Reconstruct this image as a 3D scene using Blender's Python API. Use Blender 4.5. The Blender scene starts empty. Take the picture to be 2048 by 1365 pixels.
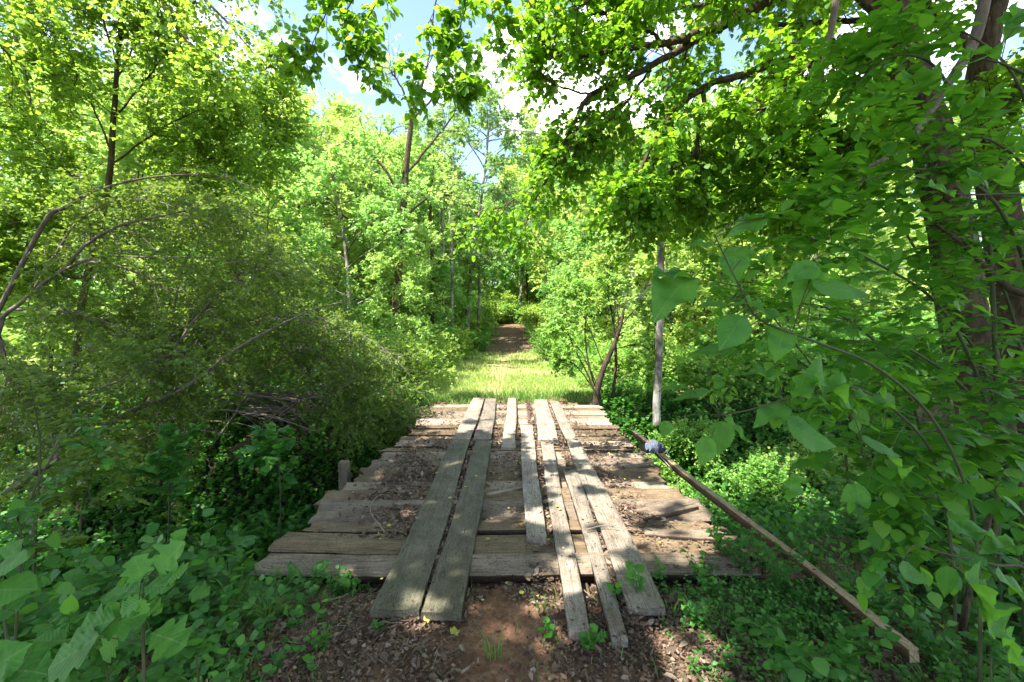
import bpy, math, random
import numpy as np
from mathutils import Vector

random.seed(7)
R = np.random.default_rng(11)
sc = bpy.context.scene
COL = sc.collection

# ------------------------------------------------------------------ camera
F = 910.0            # focal length in photograph pixels (2048 wide)
HC = 1.55            # eye height above the deck
HY = 641.0           # horizon row
cam_d = bpy.data.cameras.new("camera")
cam = bpy.data.objects.new("camera", cam_d)
COL.objects.link(cam)
cam.location = (0, 0, HC)
cam.rotation_euler = (math.pi / 2, 0, 0)
cam_d.sensor_width = 36.0
cam_d.lens = 36.0 * F / 2048.0
cam_d.shift_y = -(682.5 - HY) / 2048.0
cam_d.clip_start = 0.05
cam_d.clip_end = 2000
sc.camera = cam

# ------------------------------------------------------------------ light
SUN = np.array([-0.40, -0.30, 0.866])
SUN = SUN / np.linalg.norm(SUN)
elev = math.asin(SUN[2])
azim = math.atan2(SUN[0], SUN[1])
world = bpy.data.worlds.new("World")
sc.world = world
world.use_nodes = True
nt = world.node_tree
nt.nodes.clear()
wo = nt.nodes.new("ShaderNodeOutputWorld")
bg = nt.nodes.new("ShaderNodeBackground")
sky = nt.nodes.new("ShaderNodeTexSky")
sky.sky_type = 'NISHITA'
sky.sun_disc = False
sky.sun_elevation = elev
sky.sun_rotation = azim
sky.dust_density = 0.6
tc = nt.nodes.new("ShaderNodeTexCoord")
mp = nt.nodes.new("ShaderNodeMapping")
mp.inputs['Scale'].default_value = (1.0, 1.0, 1.9)
mp.inputs['Location'].default_value = (2.4, -1.1, 0.7)
cn = nt.nodes.new("ShaderNodeTexNoise")
cn.inputs['Scale'].default_value = 2.3
cn.inputs['Detail'].default_value = 8
cn.inputs['Roughness'].default_value = 0.55
cr = nt.nodes.new("ShaderNodeValToRGB")
cr.color_ramp.elements[0].position = 0.54
cr.color_ramp.elements[0].color = (0, 0, 0, 1)
cr.color_ramp.elements[1].position = 0.64
cr.color_ramp.elements[1].color = (1, 1, 1, 1)
mxw = nt.nodes.new("ShaderNodeMix")
mxw.data_type = 'RGBA'
mxw.inputs[7].default_value = (10.0, 10.1, 10.3, 1)
nt.links.new(tc.outputs['Generated'], mp.inputs['Vector'])
nt.links.new(mp.outputs['Vector'], cn.inputs['Vector'])
nt.links.new(cn.outputs['Fac'], cr.inputs['Fac'])
nt.links.new(cr.outputs['Color'], mxw.inputs[0])
dim = nt.nodes.new("ShaderNodeMix")
dim.data_type = 'RGBA'
dim.blend_type = 'MULTIPLY'
dim.inputs[0].default_value = 1.0
dim.inputs[7].default_value = (0.74, 0.73, 0.80, 1)
nt.links.new(sky.outputs['Color'], dim.inputs[6])
nt.links.new(dim.outputs[2], mxw.inputs[6])
nt.links.new(mxw.outputs[2], bg.inputs['Color'])
nt.links.new(bg.outputs['Background'], wo.inputs['Surface'])
bg.inputs['Strength'].default_value = 0.15

sun_d = bpy.data.lights.new("sun", 'SUN')
sun_d.energy = 4.4
sun_d.angle = math.radians(0.55)
sun_d.color = (1.0, 0.95, 0.86)
sun = bpy.data.objects.new("sun", sun_d)
COL.objects.link(sun)
sun.rotation_euler = Vector(tuple(SUN)).to_track_quat('Z', 'Y').to_euler()

sc.view_settings.view_transform = 'Standard'
sc.view_settings.look = 'None'
sc.view_settings.exposure = 2.2
sc.view_settings.gamma = 1.0
cy = sc.cycles
cy.max_bounces = 8
cy.diffuse_bounces = 5
cy.glossy_bounces = 2
cy.transmission_bounces = 5
cy.transparent_max_bounces = 4
cy.volume_bounces = 0
cy.caustics_reflective = False
cy.caustics_refractive = False
cy.sample_clamp_indirect = 6.0
cy.use_denoising = True


# ------------------------------------------------------------------ helpers
def P(px, py, d):
    """point at depth d that stands where the photograph shows pixel (px, py)"""
    return np.array([(px - 1024.0) / F * d, d, HC - (py - HY) / F * d])


def path3(lst, d=None):
    return np.array([P(a[0], a[1], a[2] if len(a) > 2 else d) for a in lst])


def nrm(a):
    a = np.asarray(a, float)
    return a / np.maximum(np.linalg.norm(a, axis=-1, keepdims=True), 1e-9)


def smooth(t):
    t = np.clip(t, 0, 1)
    return t * t * (3 - 2 * t)


def wob(x, y, s=1.0, k=0):
    """cheap smooth noise in about -1..1"""
    x = np.asarray(x, float) * s
    y = np.asarray(y, float) * s
    return (np.sin(x * 1.7 + y * 0.9 + k) + np.sin(x * -1.1 + y * 2.1 + 1.3 * k + 1) + np.sin(x * 3.1 + y * 2.6 + 2.1 * k)
            * 0.6 + np.sin(x * 4.7 - y * 5.3 + k * 0.7) * 0.4) / 3.0


def creek_c(x):
    return 5.9 + 0.06 * x + 0.5 * np.sin(x * 0.33)


def ground_h(x, y):
    x = np.asarray(x, float)
    y = np.asarray(y, float)
    c = creek_c(x)
    d = np.abs(y - c)
    h = -0.09 - 1.65 * smooth((3.1 - d) / 2.0)
    near = smooth((3.6 - y) / 1.2)
    h = h - near * 0.75 * smooth((x - 1.95) / 1.3) - near * 0.5 * smooth((-x - 1.7) / 1.8)
    far = smooth((y - 8.7) / 0.8)
    h = h + far * (0.04 + 0.04 * wob(x, y, 0.5, 3))
    h = h + 0.075 * np.maximum(y - 24, 0) + 0.02 * np.maximum(np.abs(x) - 8, 0)
    h = h + 0.062 * smooth((2.68 - y) / 0.14) * smooth((1.7 - np.abs(x)) / 0.5)
    h = h + 0.03 * wob(x, y, 1.4, 1) * smooth((np.abs(x) - 0.6) / 1.0) + 0.012 * wob(x, y, 5.0, 2)
    return h


def new_mesh(name, chunks, mats, smoothed=False, uvs=False):
    """chunks: list of (V, F, material index, UV per vertex or None)"""
    vs, loops, totals, mi, uv = [], [], [], [], []
    off = 0
    for ch in chunks:
        V, Fc, m = ch[0], ch[1], ch[2]
        if len(V) == 0 or len(Fc) == 0:
            continue
        vs.append(V)
        loops.append((Fc + off).ravel())
        totals.append(np.full(len(Fc), Fc.shape[1], dtype=np.int32))
        mi.append(np.full(len(Fc), m, dtype=np.int32))
        uv.append(ch[3] if len(ch) > 3 and ch[3] is not None else np.zeros((len(V), 2)))
        off += len(V)
    V = np.concatenate(vs)
    L = np.concatenate(loops).astype(np.int32)
    T = np.concatenate(totals)
    M = np.concatenate(mi)
    me = bpy.data.meshes.new(name)
    me.vertices.add(len(V))
    me.vertices.foreach_set("co", V.astype(np.float32).ravel())
    me.loops.add(len(L))
    me.loops.foreach_set("vertex_index", L)
    me.polygons.add(len(T))
    starts = np.concatenate([[0], np.cumsum(T)[:-1]]).astype(np.int32)
    me.polygons.foreach_set("loop_start", starts)
    me.polygons.foreach_set("loop_total", T)
    for m in mats:
        me.materials.append(m)
    me.polygons.foreach_set("material_index", M)
    if smoothed:
        me.polygons.foreach_set("use_smooth", np.ones(len(T), dtype=bool))
    if uvs:
        U = np.concatenate(uv)
        lay = me.uv_layers.new(name="UVMap")
        lay.data.foreach_set("uv", U[L].astype(np.float32).ravel())
    me.update(calc_edges=True)
    return me


def link(name, me, parent=None, loc=None):
    o = bpy.data.objects.new(name, me)
    COL.objects.link(o)
    if loc is not None:
        o.location = tuple(loc)
    if parent is not None:
        o.parent = parent
    return o


def empty(name, loc=(0, 0, 0)):
    o = bpy.data.objects.new(name, None)
    o.empty_display_size = 0.2
    COL.objects.link(o)
    o.location = tuple(loc)
    return o


def tag(o, label=None, cat=None, group=None, kind=None):
    if label:
        o['label'] = label
    if cat:
        o['category'] = cat
    if group:
        o['group'] = group
    if kind:
        o['kind'] = kind
    return o


def resample(pts, n, rad=None):
    """Catmull-Rom through the given points"""
    pts = np.asarray(pts, float)
    if len(pts) < 3:
        t = np.linspace(0, 1, n)[:, None]
        out = pts[0] * (1 - t) + pts[-1] * t
    else:
        p = np.vstack([2 * pts[0] - pts[1], pts, 2 * pts[-1] - pts[-2]])
        u = np.linspace(0, len(pts) - 1 - 1e-6, n)
        i = u.astype(int)
        f = (u - i)[:, None]
        a, b, c, d = p[i], p[i + 1], p[i + 2], p[i + 3]
        out = 0.5 * ((2 * b) + (c - a) * f + (2 * a - 5 * b + 4 * c - d) * f ** 2 + (-a + 3 * b - 3 * c + d) * f ** 3)
    if rad is None:
        return out
    r = np.interp(np.linspace(0, 1, n), np.linspace(0, 1, len(rad)), rad)
    return out, r


def tubes(pts, rad, sides=4, rough=0.0):
    """pts (N,K,3), rad (N,K) -> quads"""
    pts = np.asarray(pts, float)
    if pts.ndim == 2:
        pts = pts[None]
        rad = np.asarray(rad).reshape(1, -1)
    N, K, _ = pts.shape
    tan = nrm(np.gradient(pts, axis=1))
    mean = nrm(tan.mean(axis=1))
    ref = np.where(np.abs(mean[:, 2:3]) > 0.75, np.array([[1.0, 0.1, 0]]), np.array([[0, 0, 1.0]]))
    u = nrm(np.cross(tan, ref[:, None, :]))
    v = np.cross(tan, u)
    a = np.linspace(0, 2 * np.pi, sides, endpoint=False)
    rr = rad[:, :, None] * np.ones(sides)
    if rough:
        kk = np.arange(K)[None, :, None]
        if sides > 20:
            rr = rr * (1 + 1.3 * rough * np.abs(np.sin(a * 6.5 + 1.2 * np.sin(kk * 0.21) + 0.8 * np.sin(kk * 0.07 + 2))) + rough * np.sin(a * 17 + 2 * np.sin(kk * 0.33)))
        rr = rr * (1 + rough * np.sin(a * 3 + kk * 0.35) + rough * 0.7 * np.sin(a * 7 + kk * 0.6 + 1)
                   + rough * 0.6 * R.normal(size=rr.shape))
    V = pts[:, :, None, :] + rr[..., None] * (u[:, :, None, :] * np.cos(a)[:, None] + v[:, :, None, :] * np.sin(a)[:, None])
    V = V.reshape(-1, 3)
    base = (np.arange(N) * K * sides)[:, None, None]
    k = (np.arange(K - 1) * sides)[None, :, None]
    s = np.arange(sides)[None, None, :]
    s2 = (s + 1) % sides
    Fc = np.stack([base + k + s, base + k + s2, base + k + sides + s2, base + k + sides + s], axis=-1).reshape(-1, 4)
    return V, Fc


def spawn(par, n, t0=0.2, t1=1.0, L=0.5, ang=50, up=0.2, droop=0.1, K=5, taper=0.4, curl=0.12, rng=None, bias=None):
    """side shoots from parent polylines (N,K,3) -> (N*n, K, 3)"""
    rng = rng or R
    par = np.asarray(par, float)
    if par.ndim == 2:
        par = par[None]
    N, Kp, _ = par.shape
    t = rng.uniform(t0, t1, (N, n))
    f = t * (Kp - 1.001)
    i = f.astype(int)
    w = (f - i)[..., None]
    idx = np.arange(N)[:, None]
    st = par[idx, i] * (1 - w) + par[idx, i + 1] * w
    T = nrm(par[idx, i + 1] - par[idx, i])
    rv = rng.normal(size=(N, n, 3))
    rp = nrm(rv - (rv * T).sum(-1, keepdims=True) * T)
    a = np.radians(ang) * rng.uniform(0.6, 1.3, (N, n, 1))
    d = T * np.cos(a) + rp * np.sin(a)
    d[..., 2] += up
    if bias is not None:
        d = d + np.asarray(bias)
    d = nrm(d)
    ln = L * (1 - taper * t) * rng.uniform(0.55, 1.25, (N, n))
    s = np.linspace(0, 1, K)[None, None, :, None]
    side = nrm(rng.normal(size=(N, n, 3)))[:, :, None, :]
    pts = st[:, :, None, :] + ln[..., None, None] * (d[:, :, None, :] * s + side * curl * s ** 2
                                                      + np.array([0, 0, -1.0]) * droop * s ** 2)
    return pts.reshape(N * n, K, 3)


def leaf_points(tw, m, t0=0.15, up=1.0, spreadside=0.9, jit=0.35, droop=0.2, rng=None, tip=True):
    """positions, directions and normals of m leaves along each twig"""
    rng = rng or R
    N, K, _ = tw.shape
    t = t0 + (1 - t0) * (np.arange(m)[None, :] + rng.uniform(0, 0.6, (N, m))) / m
    t = np.clip(t, 0, 0.999)
    f = t * (K - 1.001)
    i = f.astype(int)
    w = (f - i)[..., None]
    idx = np.arange(N)[:, None]
    p = tw[idx, i] * (1 - w) + tw[idx, i + 1] * w
    T = nrm(tw[idx, i + 1] - tw[idx, i])
    upv = np.zeros_like(p)
    upv[..., 2] = 1
    S = nrm(np.cross(T, upv) + 1e-4)
    sign = np.where(np.arange(m) % 2 == 0, 1.0, -1.0)[None, :, None]
    d = T * 0.55 + S * sign * spreadside + rng.normal(size=p.shape) * jit
    d[..., 2] -= droop
    if tip:
        d[:, -1] = T[:, -1] + rng.normal(size=(N, 3)) * 0.2
    d = nrm(d)
    n = upv * up + rng.normal(size=p.shape) * jit + S * sign * 0.15
    n = nrm(n - (n * d).sum(-1, keepdims=True) * d)
    return p.reshape(-1, 3), d.reshape(-1, 3), n.reshape(-1, 3)


# leaf templates: x across (unit half width 0.5), y along 0..1, z up. (V, quads/tris, uv)
def tpl_small():
    V = np.array([[0, 0, 0], [0.5, 0.45, 0.12], [0, 1, -0.08], [-0.5, 0.45, 0.12]], float)
    return V, np.array([[0, 1, 2], [0, 2, 3]])


def tpl_outline(prof, fold=0.14, bend=0.12, wave=0.0, skew=0.10):
    """prof: list of (half width, y); middle rib shared"""
    n = len(prof)
    V, uv = [], []
    for k, (w, y) in enumerate(prof):
        zb = -bend * y * y
        V.append((0, y if not isinstance(y, tuple) else y[1], zb))
        uv.append((0.5, y))
    for sgn in (1, -1):
        for k, (w, y) in enumerate(prof):
            zb = -bend * y * y + fold * w + wave * math.sin(k * 0.55 + sgn) * w
            V.append((sgn * w, y - skew * w if w > 0.02 else y, zb))
            uv.append((0.5 + sgn * w, y))
    Fq = []
    for k in range(n - 1):
        Fq.append((k, n + k, n + k + 1, k + 1))
        Fq.append((k + 1, 2 * n + k + 1, 2 * n + k, k))
    return np.array(V, float), np.array(Fq), np.array(uv, float)


TP_S = tpl_small()
_o = tpl_outline([(0.0, 0), (0.42, 0.22), (0.5, 0.48), (0.3, 0.78), (0.0, 1)])
TP_M = (_o[0], _o[1], _o[2])
ser = []
for k in range(25):
    y = k / 24.0
    w = 0.5 * (math.sin(math.pi * min(1, y ** 0.72)) ** 0.85) * (1 - 0.35 * max(0, y - 0.7) / 0.3) if 0 < y < 1 else 0.0
    if 0 < k < 24:
        w *= 1.06 if k % 2 else 0.95
    ser.append((w, y))
TP_B = tpl_outline(ser, fold=0.24, bend=0.22, wave=0.22)
oak = []
for k in range(31):
    y = k / 30.0
    env = math.sin(math.pi * min(1, y ** 1.15)) ** 0.6 if 0 < y < 1 else 0.0
    w = 0.5 * env * (0.80 + 0.20 * math.cos(2 * math.pi * 3.4 * y + 1.0)) if y > 0.06 else 0.015
    oak.append((max(w, 0.0), y))
TP_O = tpl_outline(oak, fold=0.16, bend=0.2, wave=0.12, skew=-0.12)


def scatter(tp, pos, d, n, size, width=0.5, rng=None, mat=0):
    """place the leaf template -> chunk"""
    rng = rng or R
    N = len(pos)
    size = np.broadcast_to(np.asarray(size, float), (N,))
    wd = np.broadcast_to(np.asarray(width, float), (N,))
    x = np.cross(d, n)
    V = tp[0]
    curl = rng.uniform(-0.3, 1.8, N)
    out = pos[:, None, :] + (x[:, None, :] * (V[:, 0][None, :, None] * (2 * wd * size)[:, None, None])
                             + d[:, None, :] * (V[:, 1][None, :, None] * size[:, None, None])
                             + n[:, None, :] * (V[:, 2][None, :, None] * (size * curl)[:, None, None]))
    k = len(V)
    Fc = (tp[1][None] + (np.arange(N) * k)[:, None, None]).reshape(-1, tp[1].shape[1])
    uv = None
    if len(tp) > 2:
        uv = np.tile(tp[2], (N, 1))
    return out.reshape(-1, 3), Fc, mat, uv


# ------------------------------------------------------------------ materials
def mat_new(name):
    m = bpy.data.materials.new(name)
    m.use_nodes = True
    t = m.node_tree
    t.nodes.clear()
    out = t.nodes.new("ShaderNodeOutputMaterial")
    return m, t, out


def ramp(t, stops, fac=None):
    r = t.nodes.new("ShaderNodeValToRGB")
    e = r.color_ramp.elements
    while len(e) > 1:
        e.remove(e[-1])
    e[0].position = stops[0][0]
    e[0].color = (*stops[0][1], 1)
    for p, c in stops[1:]:
        x = e.new(p)
        x.color = (*c, 1)
    if fac is not None:
        t.links.new(fac, r.inputs['Fac'])
    return r


def mixc(t, a, b, fac, mode='MIX'):
    m = t.nodes.new("ShaderNodeMix")
    m.data_type = 'RGBA'
    m.blend_type = mode
    for sock, v in ((m.inputs[6], a), (m.inputs[7], b), (m.inputs[0], fac)):
        if isinstance(v, bpy.types.NodeSocket):
            t.links.new(v, sock)
        elif isinstance(v, (int, float)):
            sock.default_value = v
        else:
            sock.default_value = (*v, 1)
    return m.outputs[2]


def noise(t, vec, scale, detail=4, rough=0.6, dist=0.0):
    n = t.nodes.new("ShaderNodeTexNoise")
    n.inputs['Scale'].default_value = scale
    n.inputs['Detail'].default_value = detail
    n.inputs['Roughness'].default_value = rough
    n.inputs['Distortion'].default_value = dist
    t.links.new(vec, n.inputs['Vector'])
    return n.outputs['Fac']


def leaf_mat(name, cols, trans, tf=0.45, rough=0.5, spec=0.35, veins=False, per_object=0.0):
    m, t, out = mat_new(name)
    g = t.nodes.new("ShaderNodeNewGeometry")
    n = len(cols)
    r = ramp(t, [(i / (n - 1), c) for i, c in enumerate(cols)], g.outputs['Random Per Island'])
    col = r.outputs['Color']
    tcol = mixc(t, col, trans, 0.75)
    hs = t.nodes.new("ShaderNodeHueSaturation")
    hs2 = t.nodes.new("ShaderNodeHueSaturation")
    for h, c in ((hs, col), (hs2, tcol)):
        t.links.new(c, h.inputs['Color'])
    if per_object:
        oi = t.nodes.new("ShaderNodeObjectInfo")
        mr = t.nodes.new("ShaderNodeMapRange")
        mr.inputs['To Min'].default_value = 0.5 - per_object * 0.06
        mr.inputs['To Max'].default_value = 0.5 + per_object * 0.10
        t.links.new(oi.outputs['Random'], mr.inputs['Value'])
        mv = t.nodes.new("ShaderNodeMapRange")
        mv.inputs['To Min'].default_value = 1.0 + per_object * 0.35
        mv.inputs['To Max'].default_value = 1.0 - per_object * 0.25
        t.links.new(oi.outputs['Random'], mv.inputs['Value'])
        for h in (hs, hs2):
            t.links.new(mr.outputs['Result'], h.inputs['Hue'])
            t.links.new(mv.outputs['Result'], h.inputs['Value'])
    col = hs.outputs['Color']
    tcol = hs2.outputs['Color']
    p = t.nodes.new("ShaderNodeBsdfPrincipled")
    p.inputs['Roughness'].default_value = rough
    p.inputs['Specular IOR Level'].default_value = spec
    tr = t.nodes.new("ShaderNodeBsdfTranslucent")
    if veins:
        uvn = t.nodes.new("ShaderNodeUVMap")
        sp = t.nodes.new("ShaderNodeSeparateXYZ")
        t.links.new(uvn.outputs['UV'], sp.inputs[0])

        def mth(op, a, b=None):
            q = t.nodes.new("ShaderNodeMath")
            q.operation = op
            for i, v in enumerate((a, b)):
                if v is None:
                    continue
                if isinstance(v, bpy.types.NodeSocket):
                    t.links.new(v, q.inputs[i])
                else:
                    q.inputs[i].default_value = v
            return q.outputs[0]
        ax = mth('ABSOLUTE', mth('SUBTRACT', sp.outputs[0], 0.5))
        mid = mth('LESS_THAN', ax, 0.014)
        ph = mth('SUBTRACT', mth('MULTIPLY', sp.outputs[1], 8.0), mth('MULTIPLY', ax, 7.0))
        fr = mth('ABSOLUTE', mth('SUBTRACT', mth('FRACT', ph), 0.5))
        vein = mth('LESS_THAN', fr, 0.045)
        v = mth('MAXIMUM', mid, mth('MULTIPLY', vein, 0.6))
        v = mth('MULTIPLY', v, 0.6)
        light = mixc(t, col, (0.45, 0.6, 0.2), 0.45)
        col = mixc(t, col, light, v)
        dark = mixc(t, tcol, (0.06, 0.14, 0.02), 0.5)
        tcol = mixc(t, tcol, dark, v)
        b = t.nodes.new("ShaderNodeBump")
        b.inputs['Strength'].default_value = 0.7
        b.inputs['Distance'].default_value = 0.004
        tco = t.nodes.new("ShaderNodeTexCoord")
        nz = noise(t, tco.outputs['Object'], 60.0, 5, 0.7)
        nl_ = noise(t, tco.outputs['Object'], 14.0, 4, 0.6)
        blot = ramp(t, [(0.3, (0.72, 0.74, 0.6)), (0.5, (1, 1, 1)), (0.75, (1.25, 1.15, 1.0))], nl_)
        col = mixc(t, col, blot.outputs['Color'], 1.0, 'MULTIPLY')
        tcol = mixc(t, tcol, blot.outputs['Color'], 1.0, 'MULTIPLY')
        spots = ramp(t, [(0.70, (0, 0, 0)), (0.74, (1, 1, 1))], nz)
        col = mixc(t, col, (0.12, 0.08, 0.03), spots.outputs['Color'])
        t.links.new(mth('ADD', mth('ADD', v, mth('MULTIPLY', fr, -0.5)), mth('MULTIPLY', nz, 0.8)), b.inputs['Height'])
        t.links.new(b.outputs['Normal'], p.inputs['Normal'])
    t.links.new(col, p.inputs['Base Color'])
    t.links.new(tcol, tr.inputs['Color'])
    mx = t.nodes.new("ShaderNodeMixShader")
    mx.inputs[0].default_value = tf
    t.links.new(p.outputs[0], mx.inputs[1])
    t.links.new(tr.outputs[0], mx.inputs[2])
    t.links.new(mx.outputs[0], out.inputs['Surface'])
    return m


def bark_mat(name, a, b, scale=14, bump=0.6, patch=None):
    m, t, out = mat_new(name)
    tcn = t.nodes.new("ShaderNodeTexCoord")
    mpn = t.nodes.new("ShaderNodeMapping")
    mpn.inputs['Scale'].default_value = (1, 1, 0.3)
    t.links.new(tcn.outputs['Object'], mpn.inputs['Vector'])
    n1 = noise(t, mpn.outputs['Vector'], scale, 8, 0.7, 0.6)
    n2 = noise(t, tcn.outputs['Object'], scale * 0.2, 3)
    r = ramp(t, [(0.32, a), (0.52, tuple(0.5 * (x + y) for x, y in zip(a, b))), (0.68, b)], n1)
    col = r.outputs['Color']
    if patch:
        r2 = ramp(t, [(0.46, (0, 0, 0)), (0.56, (1, 1, 1))], n2)
        col = mixc(t, col, patch, r2.outputs['Color'])
    p = t.nodes.new("ShaderNodeBsdfPrincipled")
    p.inputs['Roughness'].default_value = 0.9
    p.inputs['Specular IOR Level'].default_value = 0.15
    t.links.new(col, p.inputs['Base Color'])
    bp = t.nodes.new("ShaderNodeBump")
    bp.inputs['Strength'].default_value = bump
    bp.inputs['Distance'].default_value = 0.03
    t.links.new(n1, bp.inputs['Height'])
    t.links.new(bp.outputs['Normal'], p.inputs['Normal'])
    t.links.new(p.outputs[0], out.inputs['Surface'])
    return m


def wood_mat(name, dark, mid, light, moss=0.0, soil=0.3):
    m, t, out = mat_new(name)
    tcn = t.nodes.new("ShaderNodeTexCoord")
    oi = t.nodes.new("ShaderNodeObjectInfo")
    add = t.nodes.new("ShaderNodeVectorMath")
    add.operation = 'ADD'
    cmb = t.nodes.new("ShaderNodeVectorMath")
    cmb.operation = 'SCALE'
    cmb.inputs[0].default_value = (7.0, 3.0, 5.0)
    t.links.new(oi.outputs['Random'], cmb.inputs['Scale'])
    t.links.new(tcn.outputs['Object'], add.inputs[0])
    t.links.new(cmb.outputs[0], add.inputs[1])
    mpn = t.nodes.new("ShaderNodeMapping")
    mpn.inputs['Scale'].default_value = (2.0, 95, 95)
    t.links.new(add.outputs[0], mpn.inputs['Vector'])
    g1 = noise(t, mpn.outputs['Vector'], 2.0, 6, 0.6, 0.15)
    mp2 = t.nodes.new("ShaderNodeMapping")
    mp2.inputs['Scale'].default_value = (2.5, 6, 6)
    t.links.new(add.outputs[0], mp2.inputs['Vector'])
    g2 = noise(t, mp2.outputs['Vector'], 1.5, 5, 0.6, 0.3)
    blot = noise(t, add.outputs[0], 5.0, 6, 0.7)
    r = ramp(t, [(0.2, dark), (0.5, mid), (0.85, light)], g1)
    r2 = ramp(t, [(0.3, (0.68, 0.65, 0.62)), (0.65, (1.1, 1.08, 1.04))], g2)
    col = mixc(t, r.outputs['Color'], r2.outputs['Color'], 0.9, 'MULTIPLY')
    r3 = ramp(t, [(0.48, (0, 0, 0)), (0.66, (1, 1, 1))], blot)
    sf = t.nodes.new("ShaderNodeMath")
    sf.operation = 'MULTIPLY'
    sf.inputs[1].default_value = soil
    t.links.new(r3.outputs['Color'], sf.inputs[0])
    col = mixc(t, col, (0.09, 0.05, 0.03), sf.outputs[0])
    if moss:
        nb = noise(t, add.outputs[0], 2.6, 6, 0.7)
        r4 = ramp(t, [(0.38, (0, 0, 0)), (0.62, (1, 1, 1))], nb)
        mf = t.nodes.new("ShaderNodeMath")
        mf.operation = 'MULTIPLY'
        mf.inputs[1].default_value = moss
        t.links.new(r4.outputs['Color'], mf.inputs[0])
        col = mixc(t, col, (0.055, 0.085, 0.035), mf.outputs[0])
    spk = noise(t, add.outputs[0], 85.0, 3, 0.7)
    r6 = ramp(t, [(0.36, (0.62, 0.6, 0.58)), (0.5, (1, 1, 1)), (0.68, (1.12, 1.12, 1.1))], spk)
    col = mixc(t, col, r6.outputs['Color'], 1.0, 'MULTIPLY')
    # long drying cracks
    mp3 = t.nodes.new("ShaderNodeMapping")
    mp3.inputs['Scale'].default_value = (0.9, 16, 16)
    t.links.new(add.outputs[0], mp3.inputs['Vector'])
    ck = noise(t, mp3.outputs['Vector'], 2.0, 2, 0.5, 0.3)
    r5 = ramp(t, [(0.488, (1, 1, 1)), (0.498, (0.12, 0.1, 0.09)), (0.502, (0.12, 0.1, 0.09)), (0.512, (1, 1, 1))], ck)
    col = mixc(t, col, r5.outputs['Color'], 0.75, 'MULTIPLY')
    hs = t.nodes.new("ShaderNodeHueSaturation")
    mv = t.nodes.new("ShaderNodeMapRange")
    mv.inputs['To Min'].default_value = 0.62
    mv.inputs['To Max'].default_value = 1.25
    t.links.new(oi.outputs['Random'], mv.inputs['Value'])
    t.links.new(mv.outputs['Result'], hs.inputs['Value'])
    t.links.new(col, hs.inputs['Color'])
    p = t.nodes.new("ShaderNodeBsdfPrincipled")
    p.inputs['Roughness'].default_value = 0.85
    p.inputs['Specular IOR Level'].default_value = 0.2
    t.links.new(hs.outputs['Color'], p.inputs['Base Color'])
    hsum = t.nodes.new("ShaderNodeMath")
    hsum.operation = 'MULTIPLY'
    t.links.new(g1, hsum.inputs[0])
    t.links.new(r5.outputs['Color'], hsum.inputs[1])
    bp = t.nodes.new("ShaderNodeBump")
    bp.inputs['Strength'].default_value = 0.45
    bp.inputs['Distance'].default_value = 0.005
    t.links.new(hsum.outputs[0], bp.inputs['Height'])
    t.links.new(bp.outputs['Normal'], p.inputs['Normal'])
    t.links.new(p.outputs[0], out.inputs['Surface'])
    return m


def plain_mat(name, cols, rough=0.85, trans=0.0, scale=8.0):
    m, t, out = mat_new(name)
    g = t.nodes.new("ShaderNodeNewGeometry")
    n = len(cols)
    r = ramp(t, [(i / max(1, n - 1), c) for i, c in enumerate(cols)], g.outputs['Random Per Island'])
    tcn = t.nodes.new("ShaderNodeTexCoord")
    nz = noise(t, tcn.outputs['Object'], scale, 4)
    r2 = ramp(t, [(0.3, (0.6, 0.6, 0.6)), (0.7, (1.1, 1.1, 1.1))], nz)
    col = mixc(t, r.outputs['Color'], r2.outputs['Color'], 1.0, 'MULTIPLY')
    p = t.nodes.new("ShaderNodeBsdfPrincipled")
    p.inputs['Roughness'].default_value = rough
    p.inputs['Specular IOR Level'].default_value = 0.2
    t.links.new(col, p.inputs['Base Color'])
    if trans:
        tr = t.nodes.new("ShaderNodeBsdfTranslucent")
        t.links.new(col, tr.inputs['Color'])
        mx = t.nodes.new("ShaderNodeMixShader")
        mx.inputs[0].default_value = trans
        t.links.new(p.outputs[0], mx.inputs[1])
        t.links.new(tr.outputs[0], mx.inputs[2])
        t.links.new(mx.outputs[0], out.inputs['Surface'])
    else:
        t.links.new(p.outputs[0], out.inputs['Surface'])
    return m


M = {}
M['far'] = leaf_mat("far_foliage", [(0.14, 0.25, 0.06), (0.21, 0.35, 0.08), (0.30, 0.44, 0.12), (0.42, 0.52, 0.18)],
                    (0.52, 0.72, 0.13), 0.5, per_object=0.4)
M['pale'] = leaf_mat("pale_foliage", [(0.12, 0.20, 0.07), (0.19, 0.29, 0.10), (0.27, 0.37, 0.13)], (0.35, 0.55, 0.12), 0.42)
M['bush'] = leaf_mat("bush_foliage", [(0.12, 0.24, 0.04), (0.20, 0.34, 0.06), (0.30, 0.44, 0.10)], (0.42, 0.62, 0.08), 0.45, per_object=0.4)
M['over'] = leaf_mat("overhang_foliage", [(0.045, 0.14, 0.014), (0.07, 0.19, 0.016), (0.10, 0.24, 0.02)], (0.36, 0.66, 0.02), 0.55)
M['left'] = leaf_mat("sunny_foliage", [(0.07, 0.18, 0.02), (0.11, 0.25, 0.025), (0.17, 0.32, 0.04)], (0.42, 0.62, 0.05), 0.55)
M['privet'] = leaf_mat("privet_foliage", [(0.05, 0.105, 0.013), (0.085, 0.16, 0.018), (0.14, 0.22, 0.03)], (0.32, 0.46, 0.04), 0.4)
M['right'] = leaf_mat("sapling_foliage", [(0.03, 0.12, 0.014), (0.05, 0.18, 0.018), (0.08, 0.23, 0.022), (0.13, 0.27, 0.03)], (0.22, 0.58, 0.02), 0.48)
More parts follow.
